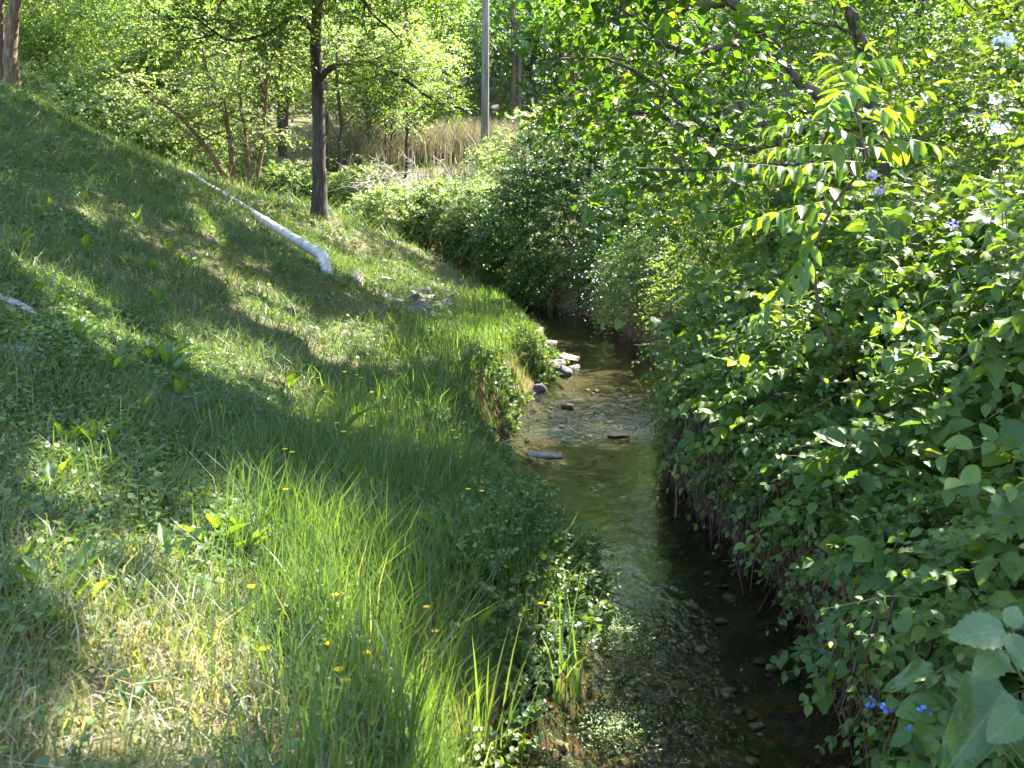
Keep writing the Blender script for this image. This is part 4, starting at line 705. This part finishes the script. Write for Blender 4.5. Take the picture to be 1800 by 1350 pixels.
for i, q in enumerate([[(625, 345), (655, 320), (720, 305)], [(650, 330), (665, 290), (660, 265)], [(700, 335), (690, 300), (640, 285)], [(725, 335), (745, 310), (790, 275)], [(770, 325), (800, 290), (838, 272)], [(740, 330), (730, 290), (700, 268)], [(795, 320), (780, 290), (755, 270)], [(610, 360), (612, 310), (618, 270)], [(660, 340), (680, 315), (760, 300)], [(800, 330), (830, 305), (842, 290)]]):
    stick('dead_branch', 'bleached dead branch tangled in the brush heap before the reeds', [pix(a, b_, 32 + (i % 4) * .4) for a, b_ in q], .035, .01, 'dead', group='bleached branches of the brush heap', side=6)
def bramble():
    n = 260; x = rng.uniform(-5.2, -.6, n); y = rng.uniform(31.5, 33.5, n); z = gz(x, y) + rng.uniform(.2, 1.0, n); d = rdir(n) * rng.uniform(.4, 1.3, (n, 1)); d[:, 2] = np.abs(d[:, 2]) * .8; P = np.stack([np.c_[x, y, z], np.c_[x, y, z] + d * .5 + rng.normal(0, .08, (n, 3)), np.c_[x, y, z] + d - UP * .15], 1)
    V, Pp = tubes(P, np.linspace(.016, .006, 3)[None] * np.ones((n, 1)), 3); tag(mesh_obj('dead_canes', V, Pp, 'dead'), 'heap of thin bleached bramble canes before the dry reeds', 'brush', kind='stuff')
bramble()
def reeds():
    bag = Bag(); n = 16000; x = rng.uniform(-7.5, .5, n); y = rng.uniform(37.5, 46, n); k = (vnoise(x, y, .8, 71) > -.15) & (rng.random(n) < .7); x, y = x[k], y[k]; n = len(x)
    blades(bag, np.c_[x, y, gz(x, y) - .05], rng.uniform(1.0, 2.2, n), rng.uniform(.02, .045, n), rng.uniform(.05, .7, n), rng.random(n)); tag(bag.obj('dry_reeds', 'reed'), 'stand of dry tan reeds on the far flat', 'reeds', kind='stuff')
reeds()

# ------------------------------------------------------------------ poles and wires
def pole(px, w, Y, top, label, basez=None):
    x = (px - CX) / F_ * Y; g = float(gz(x, Y)) if Y < 74 else float(ground(np.array([x]), np.array([Y]))[0]); e = empty('utility_pole', (x, Y, g), label, 'pole', 'utility poles'); r = w / F_ * Y / 2
    tube_obj('pole', [np.array([x, Y, g - .3]), np.array([x + .02, Y, g + 4]), np.array([x + .05, Y, g + top])], r, r * .75, 'polew', e, 16, 12)
    V, P = rock_mesh((2.4, .12, .14), 3, 1.0, .0, 1); o = mesh_obj('crossarm', V + np.array([x + .05, Y - r - .06, g + top - .5]), P, 'polew', e)
    for k in (-1.05, -.45, .45, 1.05): tube_obj('insulator', [np.array([x + k, Y - r - .06, g + top - .43]), np.array([x + k, Y - r - .06, g + top - .2])], .04, .03, 'wire', e, 8, 4)
    return np.array([x + .05, Y - r - .06, g + top])
A = pole(852, 14.5, 38, 10.5, 'thick weathered wooden utility pole beside the reeds'); B = pole(895, 8, 68, 12, 'thin brown utility pole far behind the reeds'); C_ = pole(912, 9.5, 62, 9.0, 'pale grey utility pole with cables fanning off to the side')
for k, dz in ((0, 2.2), (1, 1.8), (2, 1.4), (3, 1.0), (4, .6)):
    a = np.array([C_[0], C_[1], C_[2] - dz + 5.4 - 4.4]); a = pix(914, 18 + k * 7, 62); q = np.array([16.0, 60, a[2] - 3.0 + k * .25]); m_ = (a + q) / 2 - UP * .9; P = smooth_path([a, m_, q], 14)[None]; V, Pp = tubes(P, np.full((1, 14), .02), 5); tag(mesh_obj('cable', V, Pp, 'wire'), 'grey overhead cable running from the pale utility pole to the side', 'cable', 'overhead cables')

# ------------------------------------------------------------------ background trees
def bg_tree(x, y, h, r, mat, label, group, nclump=26, leaf=.17, per=26, bark='bark_b', lowf=.25, name='background_tree'):
    z = float(gz(x, y)) if y < 74 and abs(x) < 31 else float(ground(np.array([x]), np.array([y]))[0]); b_ = np.array([x, y, z]); e = empty(name, b_, label, 'tree', group); top = b_ + (rng.normal(0, .3), 0, h * .85)
    _, p = tube_obj('trunk', [b_ - UP * .1, b_ + (rng.normal(0, .15), 0, h * .4), top], .055 * h ** .6, .03, bark, e, 8, 10, wob=.04)
    d = rdir(nclump); C = b_ + UP * h * .6 + d * np.array([r, r, h * .40]) * (rng.random((nclump, 1)) ** .4) * .85; C = C[C[:, 2] > z + h * lowf * .6]
    for c in C[:7]: i = int(rng.integers(3, 8)); tube_obj('limb', [p[i], (p[i] + c) / 2 + UP * .2, c], .05, .012, bark, e, 5, 7, wob=.03)
    crown(e, C, rng.uniform(.75, 1.3, len(C)) * r * .42, per, leaf, mat, L=.7, nl=7, twigs=False, gap=False, flatten=.6); return e
def dup(root, loc, rz, sc, label, group):
    r = root.copy(); COL.objects.link(r); r.location = loc; r.rotation_euler = (0, 0, rz); r.scale = (sc,) * 3; r['label'] = label; r['group'] = group
    for ch in list(root.children):
        c = ch.copy(); COL.objects.link(c); c.parent = r; c.matrix_parent_inverse = ch.matrix_parent_inverse.copy()
    return r
def gzf(x, y): return float(ground(np.array([x]), np.array([y]))[0])
GS1, GS2 = 'sunlit trees beyond the crest', 'green trees beyond the right bank'
s1 = bg_tree(-13.0, 35.0, 8.5, 3.0, 'bgleaf', 'sunlit yellow-green tree standing beyond the hill crest', GS1, leaf=.17, per=40, lowf=.02)
s2 = bg_tree(-4.5, 44.0, 9.5, 3.0, 'bgleaf', 'sunlit yellow-green tree standing beyond the hill crest', GS1, leaf=.18, per=40, lowf=.3)
s4 = bg_tree(-19.0, 41.0, 10.5, 3.0, 'bgdark', 'dark green tree standing among the sunlit trees', 'dark trees among the sunlit ones', leaf=.17, per=34, lowf=.02, bark='bark_g')
s3 = bg_tree(8.0, 34.0, 9.0, 3.2, 'bgdark', 'mid green leafy tree standing behind the right bank thicket', GS2, leaf=.15, per=30, bark='bark_g', lowf=.1)
for i, (x, y, sc) in enumerate([(-17.5, 37, 1.05), (-9.5, 38.5, .95), (-21.5, 37, 1.0), (-15, 44, 1.2), (-8, 48, 1.15), (-23, 44, 1.2), (-12, 53, 1.2), (-18, 29.5, .8), (-5.5, 39.5, .75), (-11.5, 35.5, .6), (-26, 38, 1.1), (-19.5, 50, 1.2), (-8, 62, 1.3), (-16, 36, .6)]): dup((s1, s2)[i % 2], (x, y, gzf(x, y)), rng.uniform(0, 6.28), sc, s1['label'], GS1)
for i, (x, y, sc) in enumerate([(12, 28, 1.0), (13, 38, 1.2), (9.5, 24, .8), (17, 32, 1.2), (10, 46, 1.3), (16, 22, 1.0), (6.5, 41, 1.0), (19, 44, 1.3), (13, 17, .9), (11.5, 12, .9), (9, 17.5, .85)]): dup(s3, (x, y, gzf(x, y)), rng.uniform(0, 6.28), sc, s3['label'], GS2)
for x, y, sc in [(-10.5, 46, 1.0), (-14, 39.5, .75), (-4.0, 58, 1.2), (-6.8, 52.5, .9), (1.5, 66, 1.3)]: dup(s4, (x, y, gzf(x, y)), rng.uniform(0, 6.28), sc, s4['label'], s4['group'])
def far_wood():
    bag = Bag(); tr = Bag(); n = 230; x = rng.uniform(-60, 60, n); y = rng.uniform(58, 105, n); z = ground(x, y); C = []
    for a, b_, c in zip(x, y, z):
        h = rng.uniform(9, 16); r = rng.uniform(2.5, 4.2); k = int(85 * (1 if abs(a) < 45 else .5)); d = rdir(k); p0 = np.array([a, b_, c + h * .55]) + d * np.array([r, r, h * .42]) * (rng.random((k, 1)) ** .35); q = nrm(d + .6 * rdir(k))
        P, D, Nn, S, _ = shoot_leaves(p0, q, 1.1, .25, 4, .55 * rng.uniform(.8, 1.2, k)); bag.leaves(T_KITE, P, D, Nn, S, .7, np.clip(rng.random(len(P)) * .6 + rng.random() * .4, 0, 1)); V, Pp = tubes(np.array([[(a, b_, c - .2), (a, b_, c + h * .8)]]), np.array([[.22, .08]]), 5); tr.add(V, Pp, .5)
    o = tag(bag.obj('far_woodland', 'bgdark'), 'dense woodland covering the far hillside', 'woodland', kind='stuff'); t = tr.obj('trunks', 'bark_b', o); t['kind'] = 'stuff'
far_wood()
# ------------------------------------------------------------------ plants one can pick out
def dock(px, py, n, size, label, group, up=.9):
    p = on_ground(px, py); e = empty('dock_plant', p, label, 'dock', group)
    for i in range(n):
        a = rng.uniform(0, 6.28); o = np.array([math.cos(a), math.sin(a), 0]); d = nrm(o * rng.uniform(.25, .75) + UP * up * rng.uniform(.6, 1.1)); s = size * rng.uniform(.7, 1.2)
        b_ = p + o * .02; st = b_ + d * s * .25; tube_obj('stalk', [b_ - UP * .02, (b_ + st) / 2, st], .003, .0025, 'stem', e, 4, 3); leaf_obj(pick('dock'), e, st, d, -o * .6 + UP * .8 + rng.normal(0, .3, 3), s, rng.uniform(.24, .34))
    return e
DG = 'dock plants dotted over the slope'
DL = 'upright yellow-green dock plant growing in the short slope grass'
for px, py in [(300, 1000), (370, 960), (215, 1010), (240, 830), (170, 780), (110, 790), (160, 1110), (255, 720), (310, 700), (290, 640), (205, 655), (340, 560), (385, 575), (285, 545), (230, 480), (265, 480), (330, 475), (395, 520), (470, 560), (320, 410), (370, 400), (230, 390), (110, 270), (75, 210), (180, 300), (225, 275), (440, 420), (60, 520), (30, 440), (130, 600), (465, 680), (505, 690), (280, 895), (455, 810), (40, 990), (230, 1260), (90, 880), (420, 1110), (345, 330), (150, 450)]:
    dock(px, py, int(rng.integers(2, 5)), float(on_ground(px, py)[1]) ** .35 * .07 * rng.uniform(.75, 1.2), DL, DG)
for a, b_, k, lab in ((330, 480, 6, 'dock plant in the clump left of the pipe outlet'), (150, 820, 6, 'dock plant in the clump among ground ivy below the flat stone'), (260, 650, 5, 'dock plant in the clump left of the isolated sedge tuft'), (90, 330, 4, 'dock plant in the clump uphill of the grey board'), (400, 980, 5, 'dock plant in the clump at the border of the tall grass'), (120, 1080, 4, 'dock plant in the clump on the dry straw patch')):
    for _ in range(k):
        px, py = a + rng.normal(0, 38), b_ + rng.normal(0, 22); dock(px, py, int(rng.integers(2, 5)), float(on_ground(px, py)[1]) ** .35 * .07 * rng.uniform(.6, 1.25), lab, DG)
dock(800, 975, 4, .24, 'tall dock plant with one upright backlit leaf in the grass by the stream', None)
dock(830, 1120, 3, .20, 'dock plant with a broad leaf leaning over the shaded bank', None, .7)
dock(590, 770, 6, .20, 'broad dark dock rosette in the shade of the mid-slope grass', None, .6)
dock(800, 815, 3, .15, 'small bright dock plant beside the sunlit bank edge', None)
dock(880, 925, 3, .16, 'dock plant with a yellow-green leaf bent over the water edge', None, .6)
# buttercups
def buttercup_proto():
    p = np.zeros(3); e = empty('buttercup', p, 'x', 'flower', 'buttercups in the grass'); tube_obj('stem', [p, p + (.01, .005, .12), p + (.0, .01, .24)], .0016, .0012, 'stem', e, 4, 5); b = Bag(); a = np.arange(5) * 2 * np.pi / 5
    b.leaves(T_OVAL, np.repeat(np.array([[0, .01, .24]]), 5, 0), np.c_[np.cos(a), np.sin(a), np.full(5, .45)], np.c_[-np.cos(a), -np.sin(a), np.full(5, 1.2)], .016, 1.1); o = b.obj('flower', 'yellow', e); return e
bc = buttercup_proto()
BL = 'yellow buttercup flower on a thin stem in the tall grass'
for k, (px, py) in enumerate([(608, 655), (624, 660), (637, 665), (575, 690), (595, 745), (600, 760), (660, 725), (682, 725), (650, 750), (740, 757), (795, 757), (800, 770), (685, 650), (705, 658), (530, 720), (590, 1048), (585, 1130), (463, 1138), (600, 1175), (640, 1150), (755, 1068), (770, 1110), (955, 1062), (820, 860), (845, 865), (515, 795), (500, 860), (560, 730), (620, 640), (560, 665), (720, 700), (655, 690), (505, 790), (440, 1030), (610, 1195)]):
    Y = on_ground(px, py + 75)[1]; p = pix(px, py, Y); g = float(gz(p[0], p[1])); s = max(p[2] - g, .12) / .24
    if k == 0: o = bc; o.location = (p[0], p[1], g)
    else: o = dup(bc, (p[0], p[1], g), 0, 1, BL, 'buttercups in the grass')
    o['label'] = BL; o.scale = (1.2, 1.2, s); o.rotation_euler = (0, 0, rng.uniform(0, 6.28))
# flower heads
def flower_head(e, c, n, r, mat, sz=.012, name='flower_head'):
    b = Bag(); q = rdir(n) * r * rng.random((n, 1)) ** .4 * np.array([1, 1, .75]) + c
    for k in range(n):
        nn = nrm(q[k] - c + UP * r * .4 + np.array([-.2, -.8, .1]) * r); t1 = nrm(np.cross(nn, rdir(1)[0])); t2 = np.cross(nn, t1); a = np.arange(4) * np.pi / 2; d = np.outer(np.cos(a), t1) + np.outer(np.sin(a), t2) + nn * .2
        b.leaves(T_KITE, np.repeat(q[k][None], 4, 0), d, np.repeat(nn[None], 4, 0), sz, .9)
    return b.obj(name, mat, e)
def rocket(px, py, Y, mat, label, L=.9, n=26, r=.05, group=None, lean=(.1, .1)):
    c = pix(px, py, Y); b_ = c + np.array([lean[0] + .15, lean[1] + .15, 0]); b_[2] = float(gz(b_[0], b_[1])) - .02; L = float(np.linalg.norm(c - b_)); e = empty('wildflower', b_, label, 'flower', group); tube_obj('stem', [b_, (b_ + c) / 2 + rng.normal(0, .02, 3), c], .004, .002, 'stem', e, 5, 8); flower_head(e, c, n, r, mat, r * .27)
    P, D, Nn, S, _ = shoot_leaves(b_[None], (c - b_)[None], L, 0, 16, np.array([.085]), False, spread=1, hang=.3); 
    for i in range(len(P)): leaf_obj(pick('leaflet'), e, P[i], D[i], Nn[i], S[i], .3)
rocket(1765, 72, 3.9, 'white', 'white flower head topping the tall stem above the thicket', n=34, r=.042, group='white flower heads'); rocket(1752, 172, 3.9, 'white', 'white flower head on the stem just below the topmost one', n=18, r=.03, group='white flower heads'); rocket(1757, 226, 3.85, 'white', 'wide white flower head lowest of the three white ones', n=28, r=.04, group='white flower heads')
for px, py, lab in [(1675, 395, 'pale violet flower head left of its twin among sunlit leaves'), (1735, 388, 'pale violet flower head right of its twin among sunlit leaves'), (1680, 506, 'violet flower head beside the glowing heart-shaped leaves'), (1768, 507, 'deep violet flower head near the arching bare twig'), (1532, 306, 'violet flower head directly beside the sapling stem'), (1545, 335, 'pale blue-violet flower cluster below the one at the sapling stem')]: rocket(px, py, 4.9, 'violet', lab, L=.6, n=16, r=.036, group='violet flower heads')
def blossoms():
    b = Bag(); n = 150; rows = []
    for (px, py, sx, sy, Y, k) in [(1045, 490, 25, 35, 18.2, 60), (920, 300, 22, 18, 26, 14), (925, 350, 20, 15, 26, 12), (1090, 380, 40, 30, 24, 26), (985, 330, 40, 40, 25.6, 14), (1060, 420, 50, 30, 23, 16), (780, 600, 10, 20, 16, 0)]:
        for _ in range(k): rows.append(pix(rng.normal(px, sx), rng.normal(py, sy), Y + rng.normal(0, .25)))
    q = np.array(rows)
    for k in range(5): a = k * 1.2566; b.leaves(T_KITE, q, np.tile([math.cos(a), .25, math.sin(a)], (len(q), 1)) + rng.normal(0, .15, q.shape), np.tile([0., -1, .4], (len(q), 1)), rng.uniform(.012, .022, len(q)) * q[:, 1] / 20, .9)
    tag(b.obj('white_blossom', 'white'), 'small white blossoms sprinkled over the thicket and feathery bush', 'blossom', kind='stuff')
blossoms()
# forget-me-nots at the lower right water edge
for px, py, Y, L, lab in [(1530, 1235, 3.5, .2, 'blue flowers nearest the dark water under the torn yellow leaf'), (1590, 1255, 3.4, .2, 'blue flowers between the burdock and the dark water'), (1612, 1262, 3.3, .22, 'blue flowers just left of the big burdock leaf edge'), (1645, 1252, 3.2, .22, 'blue flowers touching the big burdock leaf'), (1757, 1064, 3.3, .3, 'bright blue flower cluster above the pale nettle-like leaves'), (1728, 971, 3.5, .3, 'small blue flower high in the vine leaves'), (1612, 1135, 3.6, .25, 'pale blue flower beside the dark pool shrub'), (1560, 1245, 3.3, .2, 'pair of blue flower clusters low over the pool edge'), (1625, 1248, 3.15, .2, 'small blue cluster tucked against the hanging burdock leaf'), (1605, 1282, 3.15, .2, 'blue cluster lowest among the narrow-leaved herbs')]:
    c = pix(px, py, Y); b_ = c + np.array([.06, .05, 0]); b_[0] = max(b_[0], 1.52); b_[2] = float(gz(b_[0], b_[1])); L = float(np.linalg.norm(c - b_)); e = empty('forget_me_not', b_, lab, 'flower', 'blue flowers by the water'); tube_obj('stem', [b_, (b_ + c) / 2 + rng.normal(0, .01, 3), c], .003, .0015, 'stem', e, 5, 6); flower_head(e, c, 12, .022, 'blue', .008)
    P, D, Nn, S, _ = shoot_leaves(b_[None], (c - b_)[None] + np.array([[.0, 0, .02]]), L, 0, 8, np.array([.06]), True, spread=1, hang=.0)
    for i in range(len(P)): leaf_obj(pick('leaflet'), e, P[i], D[i], Nn[i], S[i], .32)
# leafy herb clump under them
def herb(px, py, Y, label):
    c = pix(px, py, Y); c[0] = max(c[0], 1.46); c[2] = float(gz(c[0], c[1])); e = empty('water_herb', c, label, 'herb', 'leafy herbs at the dark pool')
    for k in range(7):
        d = nrm(np.array([rng.normal(-.45, .5), rng.normal(-.25, .4), rng.uniform(.6, 1.1)])); L = rng.uniform(.2, .42); tube_obj('stem', [c + rng.normal(0, .03, 3) * (1, 1, 0), c + d * L * .6, c + d * L], .004, .002, 'stem', e, 5, 5)
        P, D, Nn, S, _ = shoot_leaves(c[None], d[None], L, .05, 7, np.array([.065]), True, spread=1, hang=.0)
        for i in range(len(P)): leaf_obj(pick('leaflet'), e, P[i], D[i], Nn[i], S[i], .34)
herb(1590, 1330, 3.3, 'narrow-leaved herb at the pool edge below the blue flowers'); herb(1660, 1345, 3.0, 'narrow-leaved herb under the hanging burdock leaf'); herb(1540, 1340, 3.5, 'narrow-leaved herb reaching furthest into the dark pool')
# burdock and nettle-like plants, lower right
def bigleaf_plant(name, label, base, leaves, key, cat):
    e = empty(name, base, label, cat)
    for (ax, ay, tx, ty, Y, w, nz, dY) in leaves:
        Y = Y - .25; a = pix(ax, ay, Y); t = pix(tx, ty, Y + dY); L = np.linalg.norm(t - a); tube_obj('stalk', [base, (base + a) / 2 + UP * .05, a], .006, .004, 'stem', e, 6, 7); leaf_obj(pick(key), e, a, t - a, np.array(nz, float), L, w)
base = np.array([1.6, 2.5, float(gz(1.6, 2.5)) - .02])
bigleaf_plant('burdock', 'burdock with huge wrinkled blue-green leaf hanging by the dark pool', base, [(1768, 1215, 1665, 1345, 2.75, .78, (-.25, -.75, .6), -.12), (1700, 1215, 1670, 1155, 2.95, 1.0, (-.1, -.6, .8), .1), (1640, 1180, 1568, 1190, 3.1, .6, (0, -.6, .8), -.05), (1790, 1180, 1740, 1120, 2.8, .8, (0, -.5, .9), .05)], 'burdock', 'burdock')
bigleaf_plant('nettle_plant', 'pale green serrated-leaf plant beside the burdock', base + (.1, .1, 0), [(1765, 1108, 1680, 1112, 2.6, .62, (.05, -.7, .75), -.05), (1772, 1100, 1792, 1065, 2.62, .85, (0, -.7, .7), .02), (1775, 1115, 1800, 1160, 2.55, .8, (-.2, -.7, .7), -.05), (1765, 1145, 1716, 1185, 2.6, .72, (-.1, -.8, .6), -.04), (1792, 1250, 1742, 1300, 2.6, .75, (-.1, -.8, .6), -.04), (1800, 1150, 1830, 1200, 2.55, .8, (0, -.8, .6), -.04)], 'nettle', 'nettle')
# feather-leaved sapling
def sapling():
    pts = [pix(1445, 400, 5.40), pix(1475, 345, 5.30), pix(1520, 285, 5.20), pix(1516, 250, 5.20), pix(1508, 200, 5.20), pix(1498, 140, 5.20)]; base = pts[0] + np.array([.45, .3, 0]); base[2] = float(gz(base[0], base[1])) - .03; e = empty('sapling', base, 'feather-leaved sapling with long drooping pinnate leaves above the thicket', 'sapling'); tube_obj('stem', [base] + pts, .014, .006, 'twig', e, 8, 24)
    fr = [((1515, 245), (1440, 215), (1360, 222), 5.20, 7), ((1518, 262), (1450, 255), (1350, 262), 5.10, 8), ((1515, 250), (1570, 200), (1640, 150), 5.10, 7), ((1518, 262), (1590, 245), (1655, 258), 5.00, 7), ((1505, 190), (1480, 130), (1450, 100), 5.20, 6), ((1500, 150), (1530, 110), (1590, 105), 5.30, 6), ((1500, 150), (1470, 170), (1455, 190), 5.00, 6), ((1510, 215), (1540, 190), (1580, 215), 4.90, 6), ((1520, 285), (1450, 285), (1370, 300), 5.30, 7), ((1505, 175), (1500, 130), (1520, 90), 5.40, 5), ((1480, 340), (1400, 300), (1290, 285), 5.50, 8), ((1470, 350), (1380, 370), (1290, 400), 5.40, 8), ((1450, 390), (1400, 480), (1330, 560), 5.20, 8)]
    for a, m_, t, Y, n in fr:
        A_, M2, T_ = pix(*a, Y), pix(*m_, Y - .08), pix(*t, Y - .15); o, p = tube_obj('frond', [A_, M2, T_], .004, .0015, 'stem', e, 5, 10); rr = smooth_path([A_, M2, T_], n + 2)
        for i in range(1, n + 2):
            tn = nrm(rr[min(i + 1, n + 1)] - rr[i - 1]); sd = nrm(np.cross(tn, UP)); s = .16 * (1 - .45 * (i / (n + 1)) ** 3)
            for g in (1, -1):
                if rng.random() < .93: leaf_obj(pick('leaflet'), o, rr[i] + tn * rng.normal(0, .008), nrm(sd * g * .9 + tn * rng.uniform(.2, .8) - UP * rng.uniform(.1, 1.0)), nrm(UP + np.array([-.2, -.5, 0]) + rng.normal(0, .4, 3)), s * rng.uniform(.7, 1.15), rng.uniform(.30, .40), 'leaflet')
            if i == n + 1: leaf_obj(pick('leaflet'), o, rr[i], nrm(tn - UP * .3), UP + rng.normal(0, .2, 3), s, .36, 'leaflet')
sapling()
# single large leaves glowing at the sunlit edge of the thicket, on climbing shoots
def climber(label, path, Y, key, size, n, group='climbing shoots on the thicket'):
    pts = [pix(a, b_, Y) for a, b_ in path]; e = empty('climbing_shoot', pts[0], label, 'vine', group); tube_obj('stem', pts, .0035, .0018, 'stem', e, 5, 16); rr = smooth_path(pts, n)
    for i in range(n):
        tn = nrm(rr[min(i + 1, n - 1)] - rr[max(i - 1, 0)]); sd = nrm(np.cross(tn, UP + rng.normal(0, .2, 3)))
        for g in ((1, -1) if key == 'oval' else ((-1) ** i,)): leaf_obj(pick(key), e, rr[i], nrm(sd * g + tn * .4 - UP * (.1 if key == 'oval' else .6)), np.array([-.1, -.75, .6]) + rng.normal(0, .3, 3), size * rng.uniform(.7, 1.15), .7 if key == 'oval' else .95)
climber('climbing shoot of heart-shaped leaves glowing in the sun below the violet flower', [(1600, 560), (1640, 530), (1700, 540), (1640, 600), (1620, 610)], 4.7, 'heart', .11, 6)
climber('climbing shoot with a single sunlit round leaf hanging at the thicket rim', [(1500, 480), (1540, 510), (1590, 550)], 4.9, 'heart', .09, 4)
climber('heart-leaved shoot dangling towards the far pool', [(1150, 405), (1145, 390), (1180, 370), (1230, 360)], 8.0, 'heart', .13, 5)
climber('heart-leaved shoot reaching over the water above the feathery bush', [(1250, 560), (1180, 560), (1100, 562), (1060, 570)], 8.6, 'heart', .12, 7)
climber('long pale honeysuckle shoot lying over the lower thicket', [(1470, 770), (1530, 800), (1590, 840), (1650, 880)], 4.7, 'oval', .04, 9)
climber('honeysuckle shoot stretching out over the dark pool', [(1520, 1060), (1450, 1075), (1390, 1048)], 4.5, 'oval', .035, 7)
climber('honeysuckle shoot with paired leaves dangling beside the roots', [(1340, 950), (1320, 985), (1310, 1000)], 5.3, 'oval', .045, 5)
climber('honeysuckle shoot dipping to the pool under the dead branch', [(1560, 1120), (1500, 1135), (1490, 1165)], 4.2, 'oval', .045, 6)
climber('curved shoot arching up out of the small-leaved shrub', [(1320, 640), (1370, 600), (1400, 640), (1440, 660)], 5.6, 'oval', .045, 8)
climber('upright shoot with narrow leaves in the middle of the thicket', [(1680, 720), (1690, 660), (1670, 610)], 4.4, 'oval', .05, 7)
climber('honeysuckle shoot trailing across the nearest shrub', [(1600, 960), (1530, 930), (1440, 1010)], 4.3, 'oval', .042, 9)
# tall sedge tufts in the foreground
def sedge(px, py, n, L, label, Y=None):
    p = on_ground(px, py) if Y is None else pix(px, py, Y); p[2] = max(float(gz(p[0], p[1])), 0); e = empty('sedge_tuft', p, label, 'sedge', 'sedge tufts on the near bank')
    for k in range(n):
        a = rng.uniform(0, 6.28); o = np.array([math.cos(a), math.sin(a), 0]); l = L * rng.uniform(.6, 1.15); ln = rng.uniform(.15, .7); K = 7; t = np.linspace(0, 1, K)[:, None]; c = p + rng.normal(0, .06, 3) * (1, 1, 0) + o * l * ln * t ** 1.8 + UP * l * (t - .28 * ln * t ** 2); w = np.cross(o, UP) * .0055 * (1 - t ** 2.2) * rng.uniform(.7, 1.2); V = np.stack([c - w, c + w], 1).reshape(-1, 3); i = np.arange(K - 1)[:, None] * 2
        mesh_obj('blade', V, [np.array([(0, 1, 3, 2)]) + i], 'grass', e, np.full(len(V), rng.uniform(.2, .8)))
for px, py, n, L, lab in [(860, 1345, 18, .6, 'sedge tuft with a broad bent blade beside the near water'), (1000, 1340, 16, .6, 'sedge tuft leaning out over the sparkling water'), (700, 1340, 18, .55, 'sedge tuft with a dark upright blade in the near grass'), (560, 1100, 14, .36, 'tall bright sedge tuft at the border of the short turf'), (370, 760, 12, .26, 'isolated dark sedge tuft in the middle of the slope'), (90, 540, 12, .34, 'sedge tuft with long arching blades beside the grey board')]: sedge(px, py, n, L, lab)
def weed_mat():
    b = Bag()
    for (cx, cy, rx, ry, n) in [(.57, 5.2, .14, .30, 900), (.42, 4.2, .16, .3, 600), (.25, 3.75, .14, .3, 300), (.22, 9.0, .12, .25, 400), (.62, 12.6, .2, .2, 250)]:
        q = rng.normal(0, .45, (n, 2)); x = cx + q[:, 0] * rx; y = cy + q[:, 1] * ry; a = rng.normal(1.4, .6, n); b.leaves(T_KITE, np.c_[x, y, rng.uniform(.008, .03, n)], np.c_[np.cos(a), np.sin(a), rng.normal(.05, .15, n)], UP + rng.normal(0, .35, (n, 3)), rng.uniform(.010, .024, n), .3)
    tag(b.obj('water_weed', 'pale'), 'floating mats of fine water weed along the left water edge', 'water weed', kind='stuff')
weed_mat()
